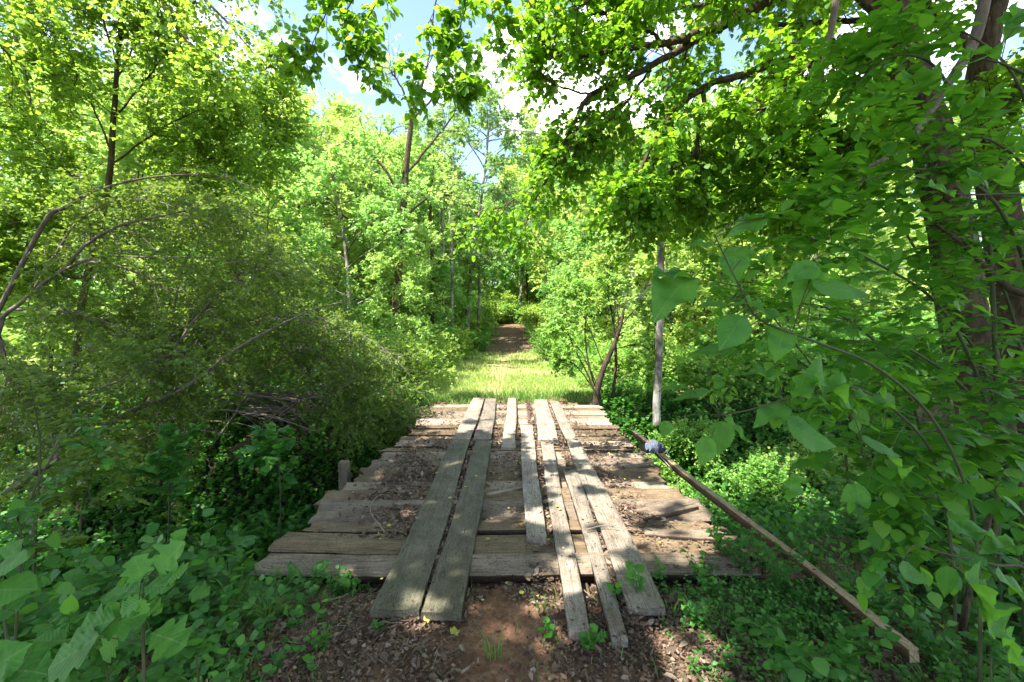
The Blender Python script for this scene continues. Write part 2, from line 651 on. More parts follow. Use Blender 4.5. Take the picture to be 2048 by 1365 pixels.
M['hero'] = leaf_mat("broad_foliage", [(0.05, 0.18, 0.03), (0.07, 0.22, 0.035), (0.09, 0.26, 0.04)], (0.24, 0.60, 0.03), 0.42, 0.5, 0.28, veins=True)
M['herb'] = leaf_mat("herb_foliage", [(0.03, 0.12, 0.02), (0.045, 0.165, 0.025), (0.08, 0.22, 0.03)], (0.18, 0.48, 0.03), 0.38)
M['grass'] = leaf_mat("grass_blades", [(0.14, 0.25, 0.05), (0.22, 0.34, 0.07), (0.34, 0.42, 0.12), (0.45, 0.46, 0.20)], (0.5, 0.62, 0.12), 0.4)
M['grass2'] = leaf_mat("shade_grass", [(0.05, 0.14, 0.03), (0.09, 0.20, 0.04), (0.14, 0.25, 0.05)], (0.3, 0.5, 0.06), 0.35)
M['bark'] = bark_mat("brown_bark", (0.02, 0.016, 0.009), (0.14, 0.108, 0.06), 22, 1.0)
M['barkd'] = bark_mat("dark_bark", (0.02, 0.015, 0.012), (0.09, 0.065, 0.045))
M['barkp'] = bark_mat("pale_bark", (0.14, 0.13, 0.11), (0.36, 0.35, 0.31), patch=(0.10, 0.09, 0.07))
M['barkm'] = bark_mat("grey_brown_bark", (0.07, 0.055, 0.04), (0.22, 0.19, 0.15))
M['stem'] = plain_mat("green_stem", [(0.05, 0.08, 0.025), (0.09, 0.08, 0.04)])
M['twig'] = plain_mat("dry_twig", [(0.10, 0.075, 0.055), (0.22, 0.18, 0.14), (0.30, 0.26, 0.21)])
M['litter'] = plain_mat("dry_leaf", [(0.055, 0.033, 0.022), (0.12, 0.077, 0.05), (0.22, 0.155, 0.105), (0.13, 0.072, 0.045), (0.33, 0.255, 0.19), (0.08, 0.052, 0.035)], 0.8, 0.15)
M['yellow'] = plain_mat("fallen_yellow_leaf", [(0.35, 0.38, 0.05), (0.50, 0.45, 0.10), (0.28, 0.36, 0.06)], 0.6, 0.25)
M['runner'] = wood_mat("grey_runner_wood", (0.12, 0.098, 0.078), (0.24, 0.21, 0.172), (0.38, 0.345, 0.295), moss=0.0, soil=0.45)
M['runnerg'] = wood_mat("mossy_runner_wood", (0.10, 0.088, 0.062), (0.185, 0.165, 0.125), (0.29, 0.265, 0.205), moss=0.4, soil=0.45)
M['deck'] = wood_mat("brown_deck_wood", (0.09, 0.06, 0.036), (0.19, 0.135, 0.085), (0.32, 0.24, 0.165), moss=0.2, soil=0.5)
M['side_shade'] = wood_mat("shaded_plank_edge", (0.03, 0.02, 0.013), (0.07, 0.045, 0.028), (0.12, 0.08, 0.05), soil=0.4)  # dark colour on plank sides stands in for shade in the gaps
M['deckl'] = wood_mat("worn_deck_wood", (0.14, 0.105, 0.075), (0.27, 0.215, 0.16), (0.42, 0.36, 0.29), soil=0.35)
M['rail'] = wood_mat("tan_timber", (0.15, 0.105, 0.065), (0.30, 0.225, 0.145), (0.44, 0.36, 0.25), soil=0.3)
M['railshade'] = wood_mat("shaded_timber_side", (0.05, 0.03, 0.017), (0.10, 0.065, 0.036), (0.16, 0.11, 0.065), soil=0.4)  # timber sides painted darker than the top, standing in for side shading
M['nail'] = plain_mat("rusty_nail", [(0.04, 0.02, 0.012), (0.08, 0.035, 0.02)], 0.6)
M['rag'] = plain_mat("faded_cloth", [(0.12, 0.14, 0.20)], 0.9, 0.1, 30)
M['flower'] = plain_mat("cream_blossom", [(0.55, 0.55, 0.42), (0.7, 0.7, 0.6)], 0.7, 0.2)


# ------------------------------------------------------------------ ground
def path_x(y):
    """centre line of the dirt track beyond the clearing"""
    return -0.15 - 0.012 * (y - 10) + 0.35 * np.sin((y - 20) * 0.09)


def grass_amount(x, y):
    g = smooth((y - 9.0) / 1.0) * (1 - smooth((y - 20.5 - 1.5 * wob(x, y, 0.6, 4)) / 3.0))
    tr = np.exp(-((x - path_x(y)) / 0.75) ** 2)
    g = g * (1 - 0.45 * tr)
    return g


def build_ground():
    def axis(parts):
        out = [np.arange(a, b, s) for a, b, s in parts]
        return np.unique(np.round(np.concatenate(out), 4))
    xs = axis([(-160, -40, 8), (-40, -12, 1.5), (-12, -3, 0.25), (-3, 3.5, 0.07), (3.5, 12, 0.25), (12, 40, 1.5), (40, 161, 8)])
    ys = axis([(-40, -4, 3), (-4, 1.0, 0.5), (1.0, 4.2, 0.06), (4.2, 14, 0.16), (14, 40, 0.5), (40, 90, 2), (90, 261, 10)])
    X, Y = np.meshgrid(xs, ys)
    Z = ground_h(X, Y)
    Z = Z + 0.012 * R.normal(size=Z.shape) * (np.abs(X) < 3.5)
    V = np.stack([X, Y, Z], -1).reshape(-1, 3)
    nx, ny = len(xs), len(ys)
    i = np.arange(ny - 1)[:, None] * nx + np.arange(nx - 1)[None]
    Fc = np.stack([i, i + 1, i + nx + 1, i + nx], -1).reshape(-1, 4)
    m, t, out = mat_new("woodland_ground")
    tcn = t.nodes.new("ShaderNodeTexCoord")
    ob = tcn.outputs['Object']
    n1 = noise(t, ob, 3.0, 8, 0.7)
    n2 = noise(t, ob, 28.0, 6, 0.75)
    n3 = noise(t, ob, 90.0, 4, 0.7)
    soil = ramp(t, [(0.3, (0.08, 0.04, 0.024)), (0.5, (0.19, 0.10, 0.058)), (0.7, (0.30, 0.175, 0.11))], n2)
    lit = ramp(t, [(0.32, (0.035, 0.022, 0.014)), (0.5, (0.13, 0.085, 0.055)), (0.68, (0.30, 0.22, 0.16))], n3)
    sel = ramp(t, [(0.36, (0, 0, 0)), (0.52, (1, 1, 1))], n1)
    atr = t.nodes.new("ShaderNodeAttribute")
    atr.attribute_name = "bare"
    selm = mixc(t, sel.outputs['Color'], (0, 0, 0), atr.outputs['Fac'])
    base = mixc(t, soil.outputs['Color'], lit.outputs['Color'], selm)
    gr = ramp(t, [(0.3, (0.10, 0.14, 0.04)), (0.5, (0.24, 0.27, 0.09)), (0.7, (0.40, 0.38, 0.18))], n2)
    at = t.nodes.new("ShaderNodeAttribute")
    at.attribute_name = "grass"
    base = mixc(t, base, gr.outputs['Color'], at.outputs['Fac'])
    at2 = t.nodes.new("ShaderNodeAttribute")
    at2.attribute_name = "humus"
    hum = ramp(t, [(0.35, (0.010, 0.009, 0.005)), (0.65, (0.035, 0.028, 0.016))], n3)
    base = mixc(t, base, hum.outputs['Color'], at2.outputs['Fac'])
    p = t.nodes.new("ShaderNodeBsdfPrincipled")
    p.inputs['Roughness'].default_value = 0.95
    p.inputs['Specular IOR Level'].default_value = 0.1
    t.links.new(base, p.inputs['Base Color'])
    b = t.nodes.new("ShaderNodeBump")
    b.inputs['Strength'].default_value = 0.8
    b.inputs['Distance'].default_value = 0.02
    t.links.new(n2, b.inputs['Height'])
    t.links.new(b.outputs['Normal'], p.inputs['Normal'])
    t.links.new(p.outputs[0], out.inputs['Surface'])
    me = new_mesh("ground", [(V, Fc, 0)], [m], True)
    a = me.attributes.new("grass", 'FLOAT', 'POINT')
    a.data.foreach_set("value", grass_amount(V[:, 0], V[:, 1]).astype(np.float32))
    a = me.attributes.new("humus", 'FLOAT', 'POINT')
    ab = me.attributes.new("bare", 'FLOAT', 'POINT')
    ab.data.foreach_set("value", (np.exp(-((V[:, 0] + 0.08) / 0.3) ** 2) * (V[:, 1] < 3)).astype(np.float32))
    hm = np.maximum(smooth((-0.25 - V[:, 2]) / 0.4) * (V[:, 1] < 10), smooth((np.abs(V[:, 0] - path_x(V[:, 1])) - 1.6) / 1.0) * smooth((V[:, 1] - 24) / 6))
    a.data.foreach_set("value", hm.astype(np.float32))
    tag(link("ground", me), kind='structure')


build_ground()


# ------------------------------------------------------------------ the plank bridge
def board(name, a, b, w0, w1, th, mat, z0=0.0, z1=0.0, parent=None, ragged=(0.0, 0.0), nails=True, warp=0.004, tilt=0.0, side_shade=False):
    """a board from a to b (x, y of the centre line at each end); z0, z1 = height of its top face"""
    A = np.array([a[0], a[1], z0])
    B = np.array([b[0], b[1], z1])
    L = np.linalg.norm(B - A)
    ex = (B - A) / L
    ey = nrm(np.cross([0, 0, 1], ex))
    ez = np.cross(ex, ey)
    n = max(10, int(L / 0.06))
    us = np.linspace(0, 1, n)
    prof = [(-0.5, -1), (-0.5, -0.09), (-0.485, 0), (-0.25, 0.0), (0.0, 0.0), (0.25, 0.0), (0.485, 0), (0.5, -0.09), (0.5, -1)]
    k = len(prof)
    V = np.zeros((n, k, 3))
    ph = R.uniform(0, 6, 4)
    for i, u in enumerate(us):
        w = w0 + (w1 - w0) * u
        wl = w * (1 + 0.018 * math.sin(u * L * 5 + ph[0]) + 0.012 * R.normal())
        off = 0.006 * math.sin(u * L * 2.3 + ph[1])
        zz = warp * math.sin(u * L * 1.9 + ph[2]) * 1.5
        for j, (py, pz) in enumerate(prof):
            x = (u - 0.5) * L
            if i == 0:
                x += ragged[0] * R.uniform(-0.2, 1) * (1 if pz > -0.5 else 0.7)
            if i == n - 1:
                x -= ragged[1] * R.uniform(-0.2, 1) * (1 if pz > -0.5 else 0.7)
            cup = -0.01 * (1 - (2 * py) ** 2) if pz > -0.5 else 0
            V[i, j] = (x, py * wl + off, pz * th + zz + cup * th * 6 + R.normal() * 0.0010 + tilt * py)
    q = []
    idx = lambda i, j: i * k + j % k
    for i in range(n - 1):
        for j in range(k):
            q.append((idx(i, j), idx(i, j + 1), idx(i + 1, j + 1), idx(i + 1, j)))
    q = np.array(q)[:, ::-1]
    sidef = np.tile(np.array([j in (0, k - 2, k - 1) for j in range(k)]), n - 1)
    chunks = [(V.reshape(-1, 3), q[~sidef], 0), (V.reshape(-1, 3), q[sidef], 2 if side_shade else 0)]
    # end caps
    for i, rev in ((0, False), (n - 1, True)):
        c = V[i].mean(0)
        VV = np.vstack([V[i], c])
        f = np.array([(j, (j + 1) % k, k) for j in range(k)])
        if rev:
            f = f[:, ::-1]
        chunks.append((VV, f, 0))
    if nails:
        nv, nf = [], []
        for u in np.arange(0.06, L, 0.62):
            for s in (-0.3, 0.3):
                uu = u + R.uniform(-0.05, 0.05)
                if uu > L - 0.03:
                    continue
                c = np.array([uu - L / 2, s * w0 + R.normal() * 0.008, 0.0035 - 0.01 * 0.6 * th * 0])
                ii = min(n - 1, int(uu / L * (n - 1)))
                c[2] += V[ii, 4, 2]
                o = len(nv)
                rr = R.uniform(0.007, 0.011)
                for q2 in range(6):
                    nv.append(c + rr * np.array([math.cos(q2 * 1.047), math.sin(q2 * 1.047), 0]))
                nf.append([o + q2 for q2 in range(6)])
        if nv:
            chunks.append((np.array(nv), np.array(nf), 1))
    me = new_mesh(name, chunks, [mat, M['nail'], M['side_shade']], False)
    o = link(name, me, parent)
    from mathutils import Matrix
    C = (A + B) / 2
    mw = Matrix(((ex[0], ey[0], ez[0], C[0]), (ex[1], ey[1], ez[1], C[1]), (ex[2], ey[2], ez[2], C[2]), (0, 0, 0, 1)))
    o.matrix_world = mw
    return o


def gx(px, py, z=0.0):
    d = F * (HC - z) / (py - HY)
    return (px - 1024) / F * d, d


bridge = empty("plank_bridge", (0, 0, 0))
tag(bridge, "weathered grey plank bridge crossing the overgrown creek, littered with dead leaves", "bridge")
left_e = {2.83: -1.62, 3.1: -1.66, 3.4: -1.56, 3.75: -1.59, 4.1: -1.66, 4.4: -1.60, 4.9: -1.55, 5.5: -1.55, 6.0: -1.52, 6.8: -1.45, 8.4: -1.42}
right_e = {2.83: 1.52, 3.1: 1.60, 3.4: 1.55, 3.7: 1.58, 3.95: 1.6, 4.3: 1.52, 4.7: 1.54, 5.5: 1.5, 7.9: 1.57, 8.4: 1.6}
y = 2.79
ki = 0
while y < 8.62:
    w = [0.165, 0.275, 0.235, 0.25, 0.23, 0.27][ki] if ki < 6 else float(R.uniform(0.17, 0.29))
    yc = y + w / 2
    xl = np.interp(yc, list(left_e), list(left_e.values())) + R.normal() * 0.03
    xr = np.interp(yc, list(right_e), list(right_e.values())) + R.normal() * 0.04
    sk = R.normal() * 0.016
    zt = R.normal() * 0.009
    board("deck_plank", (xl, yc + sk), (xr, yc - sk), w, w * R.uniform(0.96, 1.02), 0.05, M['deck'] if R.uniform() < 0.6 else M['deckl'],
          zt, zt + R.normal() * 0.006, bridge, (0.06, 0.07), nails=False, tilt=R.normal() * 0.03, side_shade=True)
    y += w + float(R.choice([0.03, 0.04, 0.05, 0.065]))
    ki += 1
# supporting beams under the deck
for bx in (-1.15, -0.38, 0.38, 1.15):
    board("support_beam", (bx, 2.55), (bx + 0.03, 8.95), 0.18, 0.18, 0.22, M['deck'], -0.062, -0.062, bridge, nails=False, warp=0)

RN = 0.052   # top of the runner boards
def runner(a, b, w0, w1, mat=None, rag=(0.01, 0.01), dz=0.0, dz2=None, th=0.042):
    return board("runner_board", a, b, w0, w1, th, mat or M['runner'], RN + dz, RN + (dz if dz2 is None else dz2), bridge, rag)


# left pair
runner((-0.606, 2.37), (-0.637, 5.72), 0.250, 0.225, M['runnerg'], dz=-0.014, dz2=0.002)
runner((-0.361, 2.35), (-0.345, 5.68), 0.205, 0.205, M['runnerg'], dz=-0.014, dz2=0.002)
runner((-0.640, 5.76), (-0.635, 8.80), 0.230, 0.225, M['runner'])
runner((-0.372, 5.72), (-0.395, 8.70), 0.225, 0.200, M['runner'])
# two short boards in the middle
runner((-0.040, 5.35), (0.010, 8.78), 0.165, 0.155, rag=(0.02, 0.02), dz=0.004)
runner((0.165, 3.14), (0.205, 6.55), 0.140, 0.175, rag=(0.10, 0.02), dz=0.003)
# right pair, each split along its length
runner((0.323, 2.19), (0.425, 5.62), 0.105, 0.150, rag=(0.05, 0.02), dz=-0.016, dz2=0.0)
runner((0.520, 2.14), (0.590, 4.55), 0.075, 0.140, rag=(0.12, 0.10), dz=-0.018, dz2=0.0)
runner((0.455, 5.66), (0.545, 8.60), 0.255, 0.245)
runner((0.716, 2.36), (0.765, 5.70), 0.200, 0.165, rag=(0.06, 0.02), dz=-0.014, dz2=0.001)
runner((0.755, 5.74), (0.775, 8.45), 0.150, 0.175)
# loose broken plank ends on the right
board("broken_plank", (1.02, 3.62), (1.52, 3.80), 0.11, 0.14, 0.04, M['deckl'], 0.012, 0.045, bridge, (0.04, 0.03), nails=False, tilt=0.03)
board("broken_plank", (0.95, 3.28), (1.50, 3.20), 0.10, 0.13, 0.03, M['deckl'], 0.03, 0.036, bridge, (0.05, 0.03), nails=False, tilt=0.0)

# the long loose timber along the right edge
rail = board("timber_rail", (1.86, 2.10), (1.575, 5.92), 0.05, 0.05, 0.062, M['rail'], 0.03, 0.115, None, (0.01, 0.01), nails=True, warp=0.006, side_shade=True)
rail.data.materials[2] = M['railshade']
tag(rail, "long narrow tan timber lying loose along the right edge of the plank bridge", "timber")
blk = board("wood_block", (1.60, 5.58), (1.80, 5.62), 0.12, 0.12, 0.09, M['rail'], 0.03, 0.03, None, (0.01, 0.01), nails=False)
tag(blk, "short tan wood block lying beside the far end of the loose timber", "wood block")
post = board("wooden_post", (0, 0), (1, 0), 0.1, 0.1, 0.1, M['deckl'], 0, 0, None, (0.03, 0.0), nails=False)
from mathutils import Matrix
pp = P(700, 930, 4.85)
post.matrix_world = Matrix.Translation((pp[0], pp[1], -0.42)) @ Matrix.Rotation(math.radians(88), 4, 'Y') @ Matrix.Scale(0.95, 4)
tag(post, "short weathered post stub rising from the creek bank at the left edge of the bridge", "post")


# the rag hanging over the timber
def rag():
    c = np.array([1.60, 5.10, 0.125])
    n = 26
    U, W = np.meshgrid(np.linspace(-1, 1, n), np.linspace(-1, 1, n))
    x = U * 0.10
    y_ = W * 0.12
    z = -0.9 * np.maximum(np.abs(x) - 0.035, 0) + 0.018 * np.sin(U * 9 + W * 3) + 0.02 * np.sin(W * 11 + U * 4) + 0.03
    z = np.maximum(z, -0.105)
    x = x * 0.75 + 0.02 * np.sin(W * 5)
    V = np.stack([c[0] + x + 0.02, c[1] + y_, c[2] + z], -1).reshape(-1, 3)
    V += 0.003 * R.normal(size=V.shape)
    i = (np.arange(n - 1)[:, None] * n + np.arange(n - 1)[None])
    Fc = np.stack([i, i + 1, i + n + 1, i + n], -1).reshape(-1, 4)
    V2 = V + np.array([0, 0, -0.004])
    o = link("rag", new_mesh("rag", [(V, Fc, 0), (V2, Fc[:, ::-1], 0)], [M['rag']], True))
    tag(o, "crumpled pale blue grey rag draped over the loose timber", "rag")


rag()


# a stick lying between the runners, and other fallen sticks
def stick(pts, r, label, name="fallen_stick", forks=3, group=None):
    p, rr = resample(pts, 14, [r, r * 0.9, r * 0.5])
    ch = [(*tubes(p, rr, 6), 0)]
    if forks:
        s = spawn(p, forks, 0.3, 0.9, 0.14, 45, 0.1, 0.0, 4)
        ch.append((*tubes(s, np.full((len(s), 4), r * 0.35) * np.array([1, .8, .6, .3]), 4), 0))
    return tag(link(name, new_mesh(name, ch, [M['twig']], True)), label, "stick", group)


def deckp(px, py, z=0.02):
    x, d = gx(px, py, z)
    return np.array([x, d, z])


stick([deckp(975, 990, 0.03), deckp(1010, 982, 0.05), deckp(1048, 975, 0.04)], 0.013,
      "pale forked stick lying on the deck planks between the middle runner boards")
stick([deckp(1172, 1060, 0.06), deckp(1205, 1052, 0.075), deckp(1236, 1055, 0.07)], 0.005,
      "thin dry twig lying across the right hand runner boards")
stick([deckp(1210, 1345, -0.05), deckp(1240, 1330, -0.04), deckp(1265, 1320, -0.05)], 0.012,
      "short brown stick on the dirt at the near end of the bridge")
stick([deckp(770, 1065, 0.03), deckp(740, 1020, 0.04), deckp(760, 990, 0.05), deckp(790, 998, 0.04)], 0.004,
      "thin curved twig on the leaf covered left side of the deck")
stick([P(1345, 940, 4.6), P(1310, 900, 5.0), P(1295, 872, 5.3)], 0.006,
      "thin pale twig leaning up beside the rag and the loose timber")
# flat chip of wood in the foreground
chip = board("wood_chip", gx(742, 1266, -0.06), gx(796, 1262, -0.06), 0.045, 0.03, 0.02, M['rail'], -0.045, -0.035, None, (0.02, 0.03), nails=False)
tag(chip, "flat splinter of tan wood on the dirt in front of the left runner boards", "wood chip")


# ------------------------------------------------------------------ sun patches that the added canopy is cut open for
def poly_in(x, y, poly):
    poly = np.array(poly)
    ins = np.zeros(np.shape(x), bool)
    j = len(poly) - 1
    for i in range(len(poly)):
        xi, yi = poly[i]
        xj, yj = poly[j]
        c = ((yi > y) != (yj > y)) & (x < (xj - xi) * (y - yi) / (yj - yi + 1e-12) + xi)
        ins ^= c
        j = i
    return ins


LIT = [[gx(*q) for q in [(1050, 905), (1130, 893), (1250, 915), (1345, 925), (1450, 1035), (1505, 1120), (1330, 1128), (1235, 1090),
                         (1100, 1070), (1092, 1000), (1075, 960)]],
       [gx(*q) for q in [(1180, 1075), (1260, 1090), (1240, 1180), (1180, 1230), (1110, 1200), (1100, 1120)]],
       [gx(*q) for q in [(1250, 1230), (1400, 1215), (1520, 1300), (1500, 1420), (1330, 1420)]],
       [gx(*q) for q in [(1060, 1140), (1120, 1170), (1110, 1300), (1040, 1260)]]]


def sunlit(p, k=1.0, scatter_share=0.03):
    """True for points of the high canopy that would shade a chosen sun patch"""
    g = p[:, :2] - SUN[:2] * ((p[:, 2]) / SUN[2])[:, None]
    x = g[:, 0] + 0.03 * R.normal(size=len(p))
    yy = g[:, 1] + 0.03 * R.normal(size=len(p))
    x = x + 0.07 * wob(g[:, 0], g[:, 1], 5, 2)
    yy = yy + 0.07 * wob(g[:, 1], g[:, 0], 6, 4)
    m = np.zeros(len(p), bool)
    for poly in LIT:
        m |= poly_in(x, yy, poly)
    nz = wob(g[:, 0], g[:, 1], 3.6, 5) + 0.6 * wob(g[:, 0], g[:, 1], 8.5, 1)
    m &= nz > -0.62
    far = (yy > 6.4 + 0.5 * wob(x, yy, 2.0, 1)) & (x > -1.9) & (x < 1.75) & (nz > -0.25 - 0.4 * (yy - 6.4))
    m |= far
    m |= (yy > 9.3) & (x < 3.2) & (x > -9)
    g4 = p[:, :2] - SUN[:2] * ((p[:, 2] - 3.8) / SUN[2])[:, None]
    m |= (g4[:, 0] > -1.6) & (g4[:, 0] < 2.7) & (g4[:, 1] > 3.3) & (g4[:, 1] < 6.5)
    # small scattered sun flecks
    m |= nz > 1.02
    return m


# ------------------------------------------------------------------ leaf litter (nobody could count it)
def build_litter():
    pts = []
    def add(n, x0, x1, y0, y1, dens=None, deck=True):
        x = R.uniform(x0, x1, n)
        yy = R.uniform(y0, y1, n)
        if dens is not None:
            k = R.uniform(0, 1, n) < dens(x, yy)
            x, yy = x[k], yy[k]
        if deck:
            z = R.uniform(0.0, 0.035, len(x)) ** 1.2 + 0.006
        else:
            z = ground_h(x, yy) + R.uniform(0.0, 0.03, len(x))
        pts.append(np.stack([x, yy, z], -1))
    cl = lambda x, yy: np.clip(0.55 + 0.75 * wob(x, yy, 2.2, 3) + 0.3 * wob(x, yy, 7, 1), 0.02, 1)
    edge = lambda x: smooth((1.5 - np.abs(x)) / 0.25)
    # left field of the deck, thickest between y 3.3 and 6
    add(15000, -1.5, -0.76, 3.2, 7.6, lambda x, yy: np.clip(cl(x, yy) * 1.2 * smooth((x + 1.45) / 0.35) * smooth((6.9 - yy) / 1.8) + 0.04, 0, 1))
    add(700, -1.5, -0.8, 6.5, 8.7, cl)
    # between the runners
    add(1900, -0.49, -0.46, 2.4, 8.6)
    add(7000, -0.25, 0.10, 3.4, 8.7, lambda x, yy: cl(x, yy) * 0.75 * (0.35 + 0.65 * smooth((yy - 4.0) / 1.5)))
    add(1600, 0.10, 0.30, 2.6, 4.2, cl)
    add(2600, 0.25, 0.35, 3.6, 8.6)
    add(3600, 0.58, 0.66, 2.3, 8.6)
    # right field
    add(10000, 0.84, 1.2, 3.0, 8.3, lambda x, yy: np.clip(cl(x, yy) * smooth((1.25 - x) / 0.35) * (0.3 + 0.7 * smooth((6.8 - yy) / 1.5)), 0, 1))
    add(3000, 1.1, 1.55, 4.6, 8.3, lambda x, yy: cl(x, yy) * 0.8 * smooth((7.0 - yy) / 1.5))
    add(900, 0.8, 1.55, 2.8, 3.5, cl)
    # dirt in front and the banks
    add(100000, -3.2, 3.2, 1.4, 2.85, lambda x, yy: np.clip(-0.15 + 1.1 * np.minimum(np.abs(x + 0.08) / 0.42, 1) + 0.45 * wob(x, yy, 4, 2) + 0.3 * smooth((yy - 2.45) / 0.2), 0.06, 1), False)
    add(16000, -7, -1.6, 2.8, 9.5, lambda x, yy: np.full_like(x, 0.8), False)
    add(12000, 1.7, 7, 2.6, 9.5, lambda x, yy: np.full_like(x, 0.8), False)
    add(9000, -1.8, 1.2, 14, 42, lambda x, yy: np.clip(1.2 - np.abs(x - path_x(yy)) / 0.9, 0, 1), False)
    add(900, -1.8, 1.8, 8.6, 9.2, None, False)
    p = np.concatenate(pts)
    n = len(p)
    d = nrm(np.stack([R.normal(size=n), R.normal(size=n), R.normal(size=n) * 0.25], -1))
    nn = nrm(np.stack([R.normal(size=n) * 0.6, R.normal(size=n) * 0.6, np.ones(n)], -1))
    nn = nrm(nn - (nn * d).sum(-1, keepdims=True) * d)
    size = R.uniform(0.008, 0.030, n) * (1 + 1.0 * (R.uniform(size=n) < 0.10)) * np.where(p[:, 1] > 9, 1.5, np.where((p[:, 2] > 0) & (np.abs(p[:, 0]) < 1.6), 1.4, 0.92))
    V, Fc, m_, uv = scatter(TP_M, p, d, nn, size, R.uniform(0.06, 0.34, n))
    # keep the litter from sinking under the surface it lies on
    me = new_mesh("leaf_litter", [(V, Fc, 0)], [M['litter']])
    tag(link("leaf_litter", me), "dry brown leaf litter scattered over the deck planks and the forest floor", "leaf litter", kind='stuff')
    # fine twigs mixed in
    k = 420
    c = p[R.integers(0, 45000, k)]
    a = R.uniform(0, 6.28, k)
    L = R.uniform(0.03, 0.16, k)
    dv = np.stack([np.cos(a), np.sin(a), R.normal(size=k) * 0.1], -1) * L[:, None]
    s = np.linspace(-0.5, 0.5, 4)[None, :, None]
    tw = c[:, None, :] + dv[:, None, :] * s + R.normal(size=(k, 4, 3)) * 0.006
    tw[..., 2] += 0.02
    me = new_mesh("twig_litter", [(*tubes(tw, np.full((k, 4), 0.0018), 3), 0)], [M['twig']])
    tag(link("twig_litter", me), "fine dry twigs strewn among the dead leaves on the bridge and bank", "twig litter", kind='stuff')


build_litter()

# a few fallen yellow green leaves that can be picked out
fy = [(903, 1296, 0.06, 'large yellow green leaf fallen on the reddish dirt in front of the bridge'),
      (848, 1270, 0.05, 'green leaf fallen flat on the dirt below the left runner boards'),
      (1012, 1175, 0.03, 'small pale leaf lying on red dirt in front of the lowest deck plank')]
for px, py, s, lab in fy:
    x, d = gx(px, py, -0.07)
    z = float(ground_h(x, d)) + 0.03
    th = R.uniform(0, 6)
    ch = scatter(TP_B, np.array([[x, d, z]]), np.array([[math.cos(th), math.sin(th), 0.05]]), nrm(np.array([[0.1, -0.25, 1.0]])), s, 0.42)
    tag(link("fallen_leaf", new_mesh("fallen_leaf", [ch], [M['yellow']], True)), lab, "leaf")
k = 75
xx = R.uniform(-1.2, 1.3, k)
yy = R.uniform(2.4, 6.0, k)
zz = np.where((np.abs(xx + 0.5) < 0.26) | (np.abs(xx - 0.4) < 0.13) | (np.abs(xx - 0.74) < 0.09), RN + 0.006, 0.03)
th = R.uniform(0, 6.28, k)
ch = scatter(TP_M, np.stack([xx, yy, zz], -1), np.stack([np.cos(th), np.sin(th), 0 * th], -1),
             nrm(np.stack([R.normal(size=k) * .2, R.normal(size=k) * .2, np.ones(k)], -1)), R.uniform(0.015, 0.04, k), 0.45)
tag(link("yellow_leaves", new_mesh("yellow_leaves", [ch], [M['yellow']])),
    "small yellow leaves sprinkled over the grey runner boards", "fallen leaves", kind='stuff')


# ------------------------------------------------------------------ grass
def blades(n, x0, x1, y0, y1, h, prob, wid=0.004):
    x = R.uniform(x0, x1, n)
    yv = R.uniform(y0, y1, n)
    k = R.uniform(0, 1, n) < prob(x, yv)
    x, yv = x[k], yv[k]
    n = len(x)
    base = np.stack([x, yv, ground_h(x, yv) - 0.01], -1)
    hh = h * R.uniform(0.4, 1.3, n)
    lean = nrm(np.stack([R.normal(size=n), R.normal(size=n), np.zeros(n)], -1)) * R.uniform(0.1, 0.7, n)[:, None]
    s = np.array([0, 0.35, 0.7, 1.0])
    pts = base[:, None, :] + hh[:, None, None] * (np.array([0, 0, 1.0]) * (s - 0.25 * s ** 3)[None, :, None] + lean[:, None, :] * (s ** 2)[None, :, None])
    return ribbon(pts, wid * R.uniform(0.7, 1.4, n) * (1 + yv * 0.06))


def ribbon(pts, w):
    n, K, _ = pts.shape
    a = R.uniform(0, 6.28, n)
    side = np.stack([np.cos(a), np.sin(a), 0 * a], -1)[:, None, :] * w[:, None, None]
    prof = np.array([1.0, 0.9, 0.6, 0.05]) if K == 4 else np.linspace(1, 0.05, K)
    Lf = pts - side * prof[None, :, None]
    Rt = pts + side * prof[None, :, None]
    V = np.stack([Lf, Rt], 2).reshape(-1, 3)
    b = (np.arange(n) * K * 2)[:, None]
    k = (np.arange(K - 1) * 2)[None]
    Fc = np.stack([b + k, b + k + 1, b + k + 3, b + k + 2], -1).reshape(-1, 4)
    return V, Fc


def track(x, yv):
    return 1 - 0.85 * np.exp(-((x - path_x(yv)) / 0.42) ** 2)


ga = blades(42000, -4.0, 3.5, 8.9, 13, 0.16, lambda x, yv: smooth((yv - 8.8) / 0.8) * track(x, yv) * np.clip(0.75 + 0.5 * wob(x, yv, 2.6, 2), 0.1, 1))
gb = blades(60000, -9, 7, 12, 30, 0.17, lambda x, yv: np.clip(0.6 + 0.8 * wob(x, yv, 1.2, 1), 0.05, 1) * track(x, yv) * (1 - smooth((yv - 19.5) / 4) * np.exp(-((x - path_x(yv)) / 1.6) ** 4)), 0.006)
gc = blades(34000, -16, -3.5, 8.6, 24, 0.24, lambda x, yv: 0.9 + 0 * x, 0.006)
tag(link("meadow_grass", new_mesh("meadow_grass", [(*ga, 0), (*gb, 0), (*gc, 0)], [M['grass']])),
    "bright sunlit meadow grass filling the clearing beyond the bridge", "grass", kind='stuff')
g1 = blades(30000, -3.6, 4.4, 1.3, 3.3, 0.10, lambda x, yv: np.clip((smooth((np.abs(x - 0.05) - 0.65) / 0.6) * 0.65 + 0.05) * (0.5 + 0.9 * wob(x, yv, 2.5, 2)), 0, 1)
            * ((yv < 2.75) | (np.abs(x) > 1.65)), 0.0022)
g2 = blades(6000, -2.2, 2.4, 8.55, 9.6, 0.17, lambda x, yv: 0.9 * (0.6 + 0.5 * wob(x, yv, 3, 1)), 0.005)
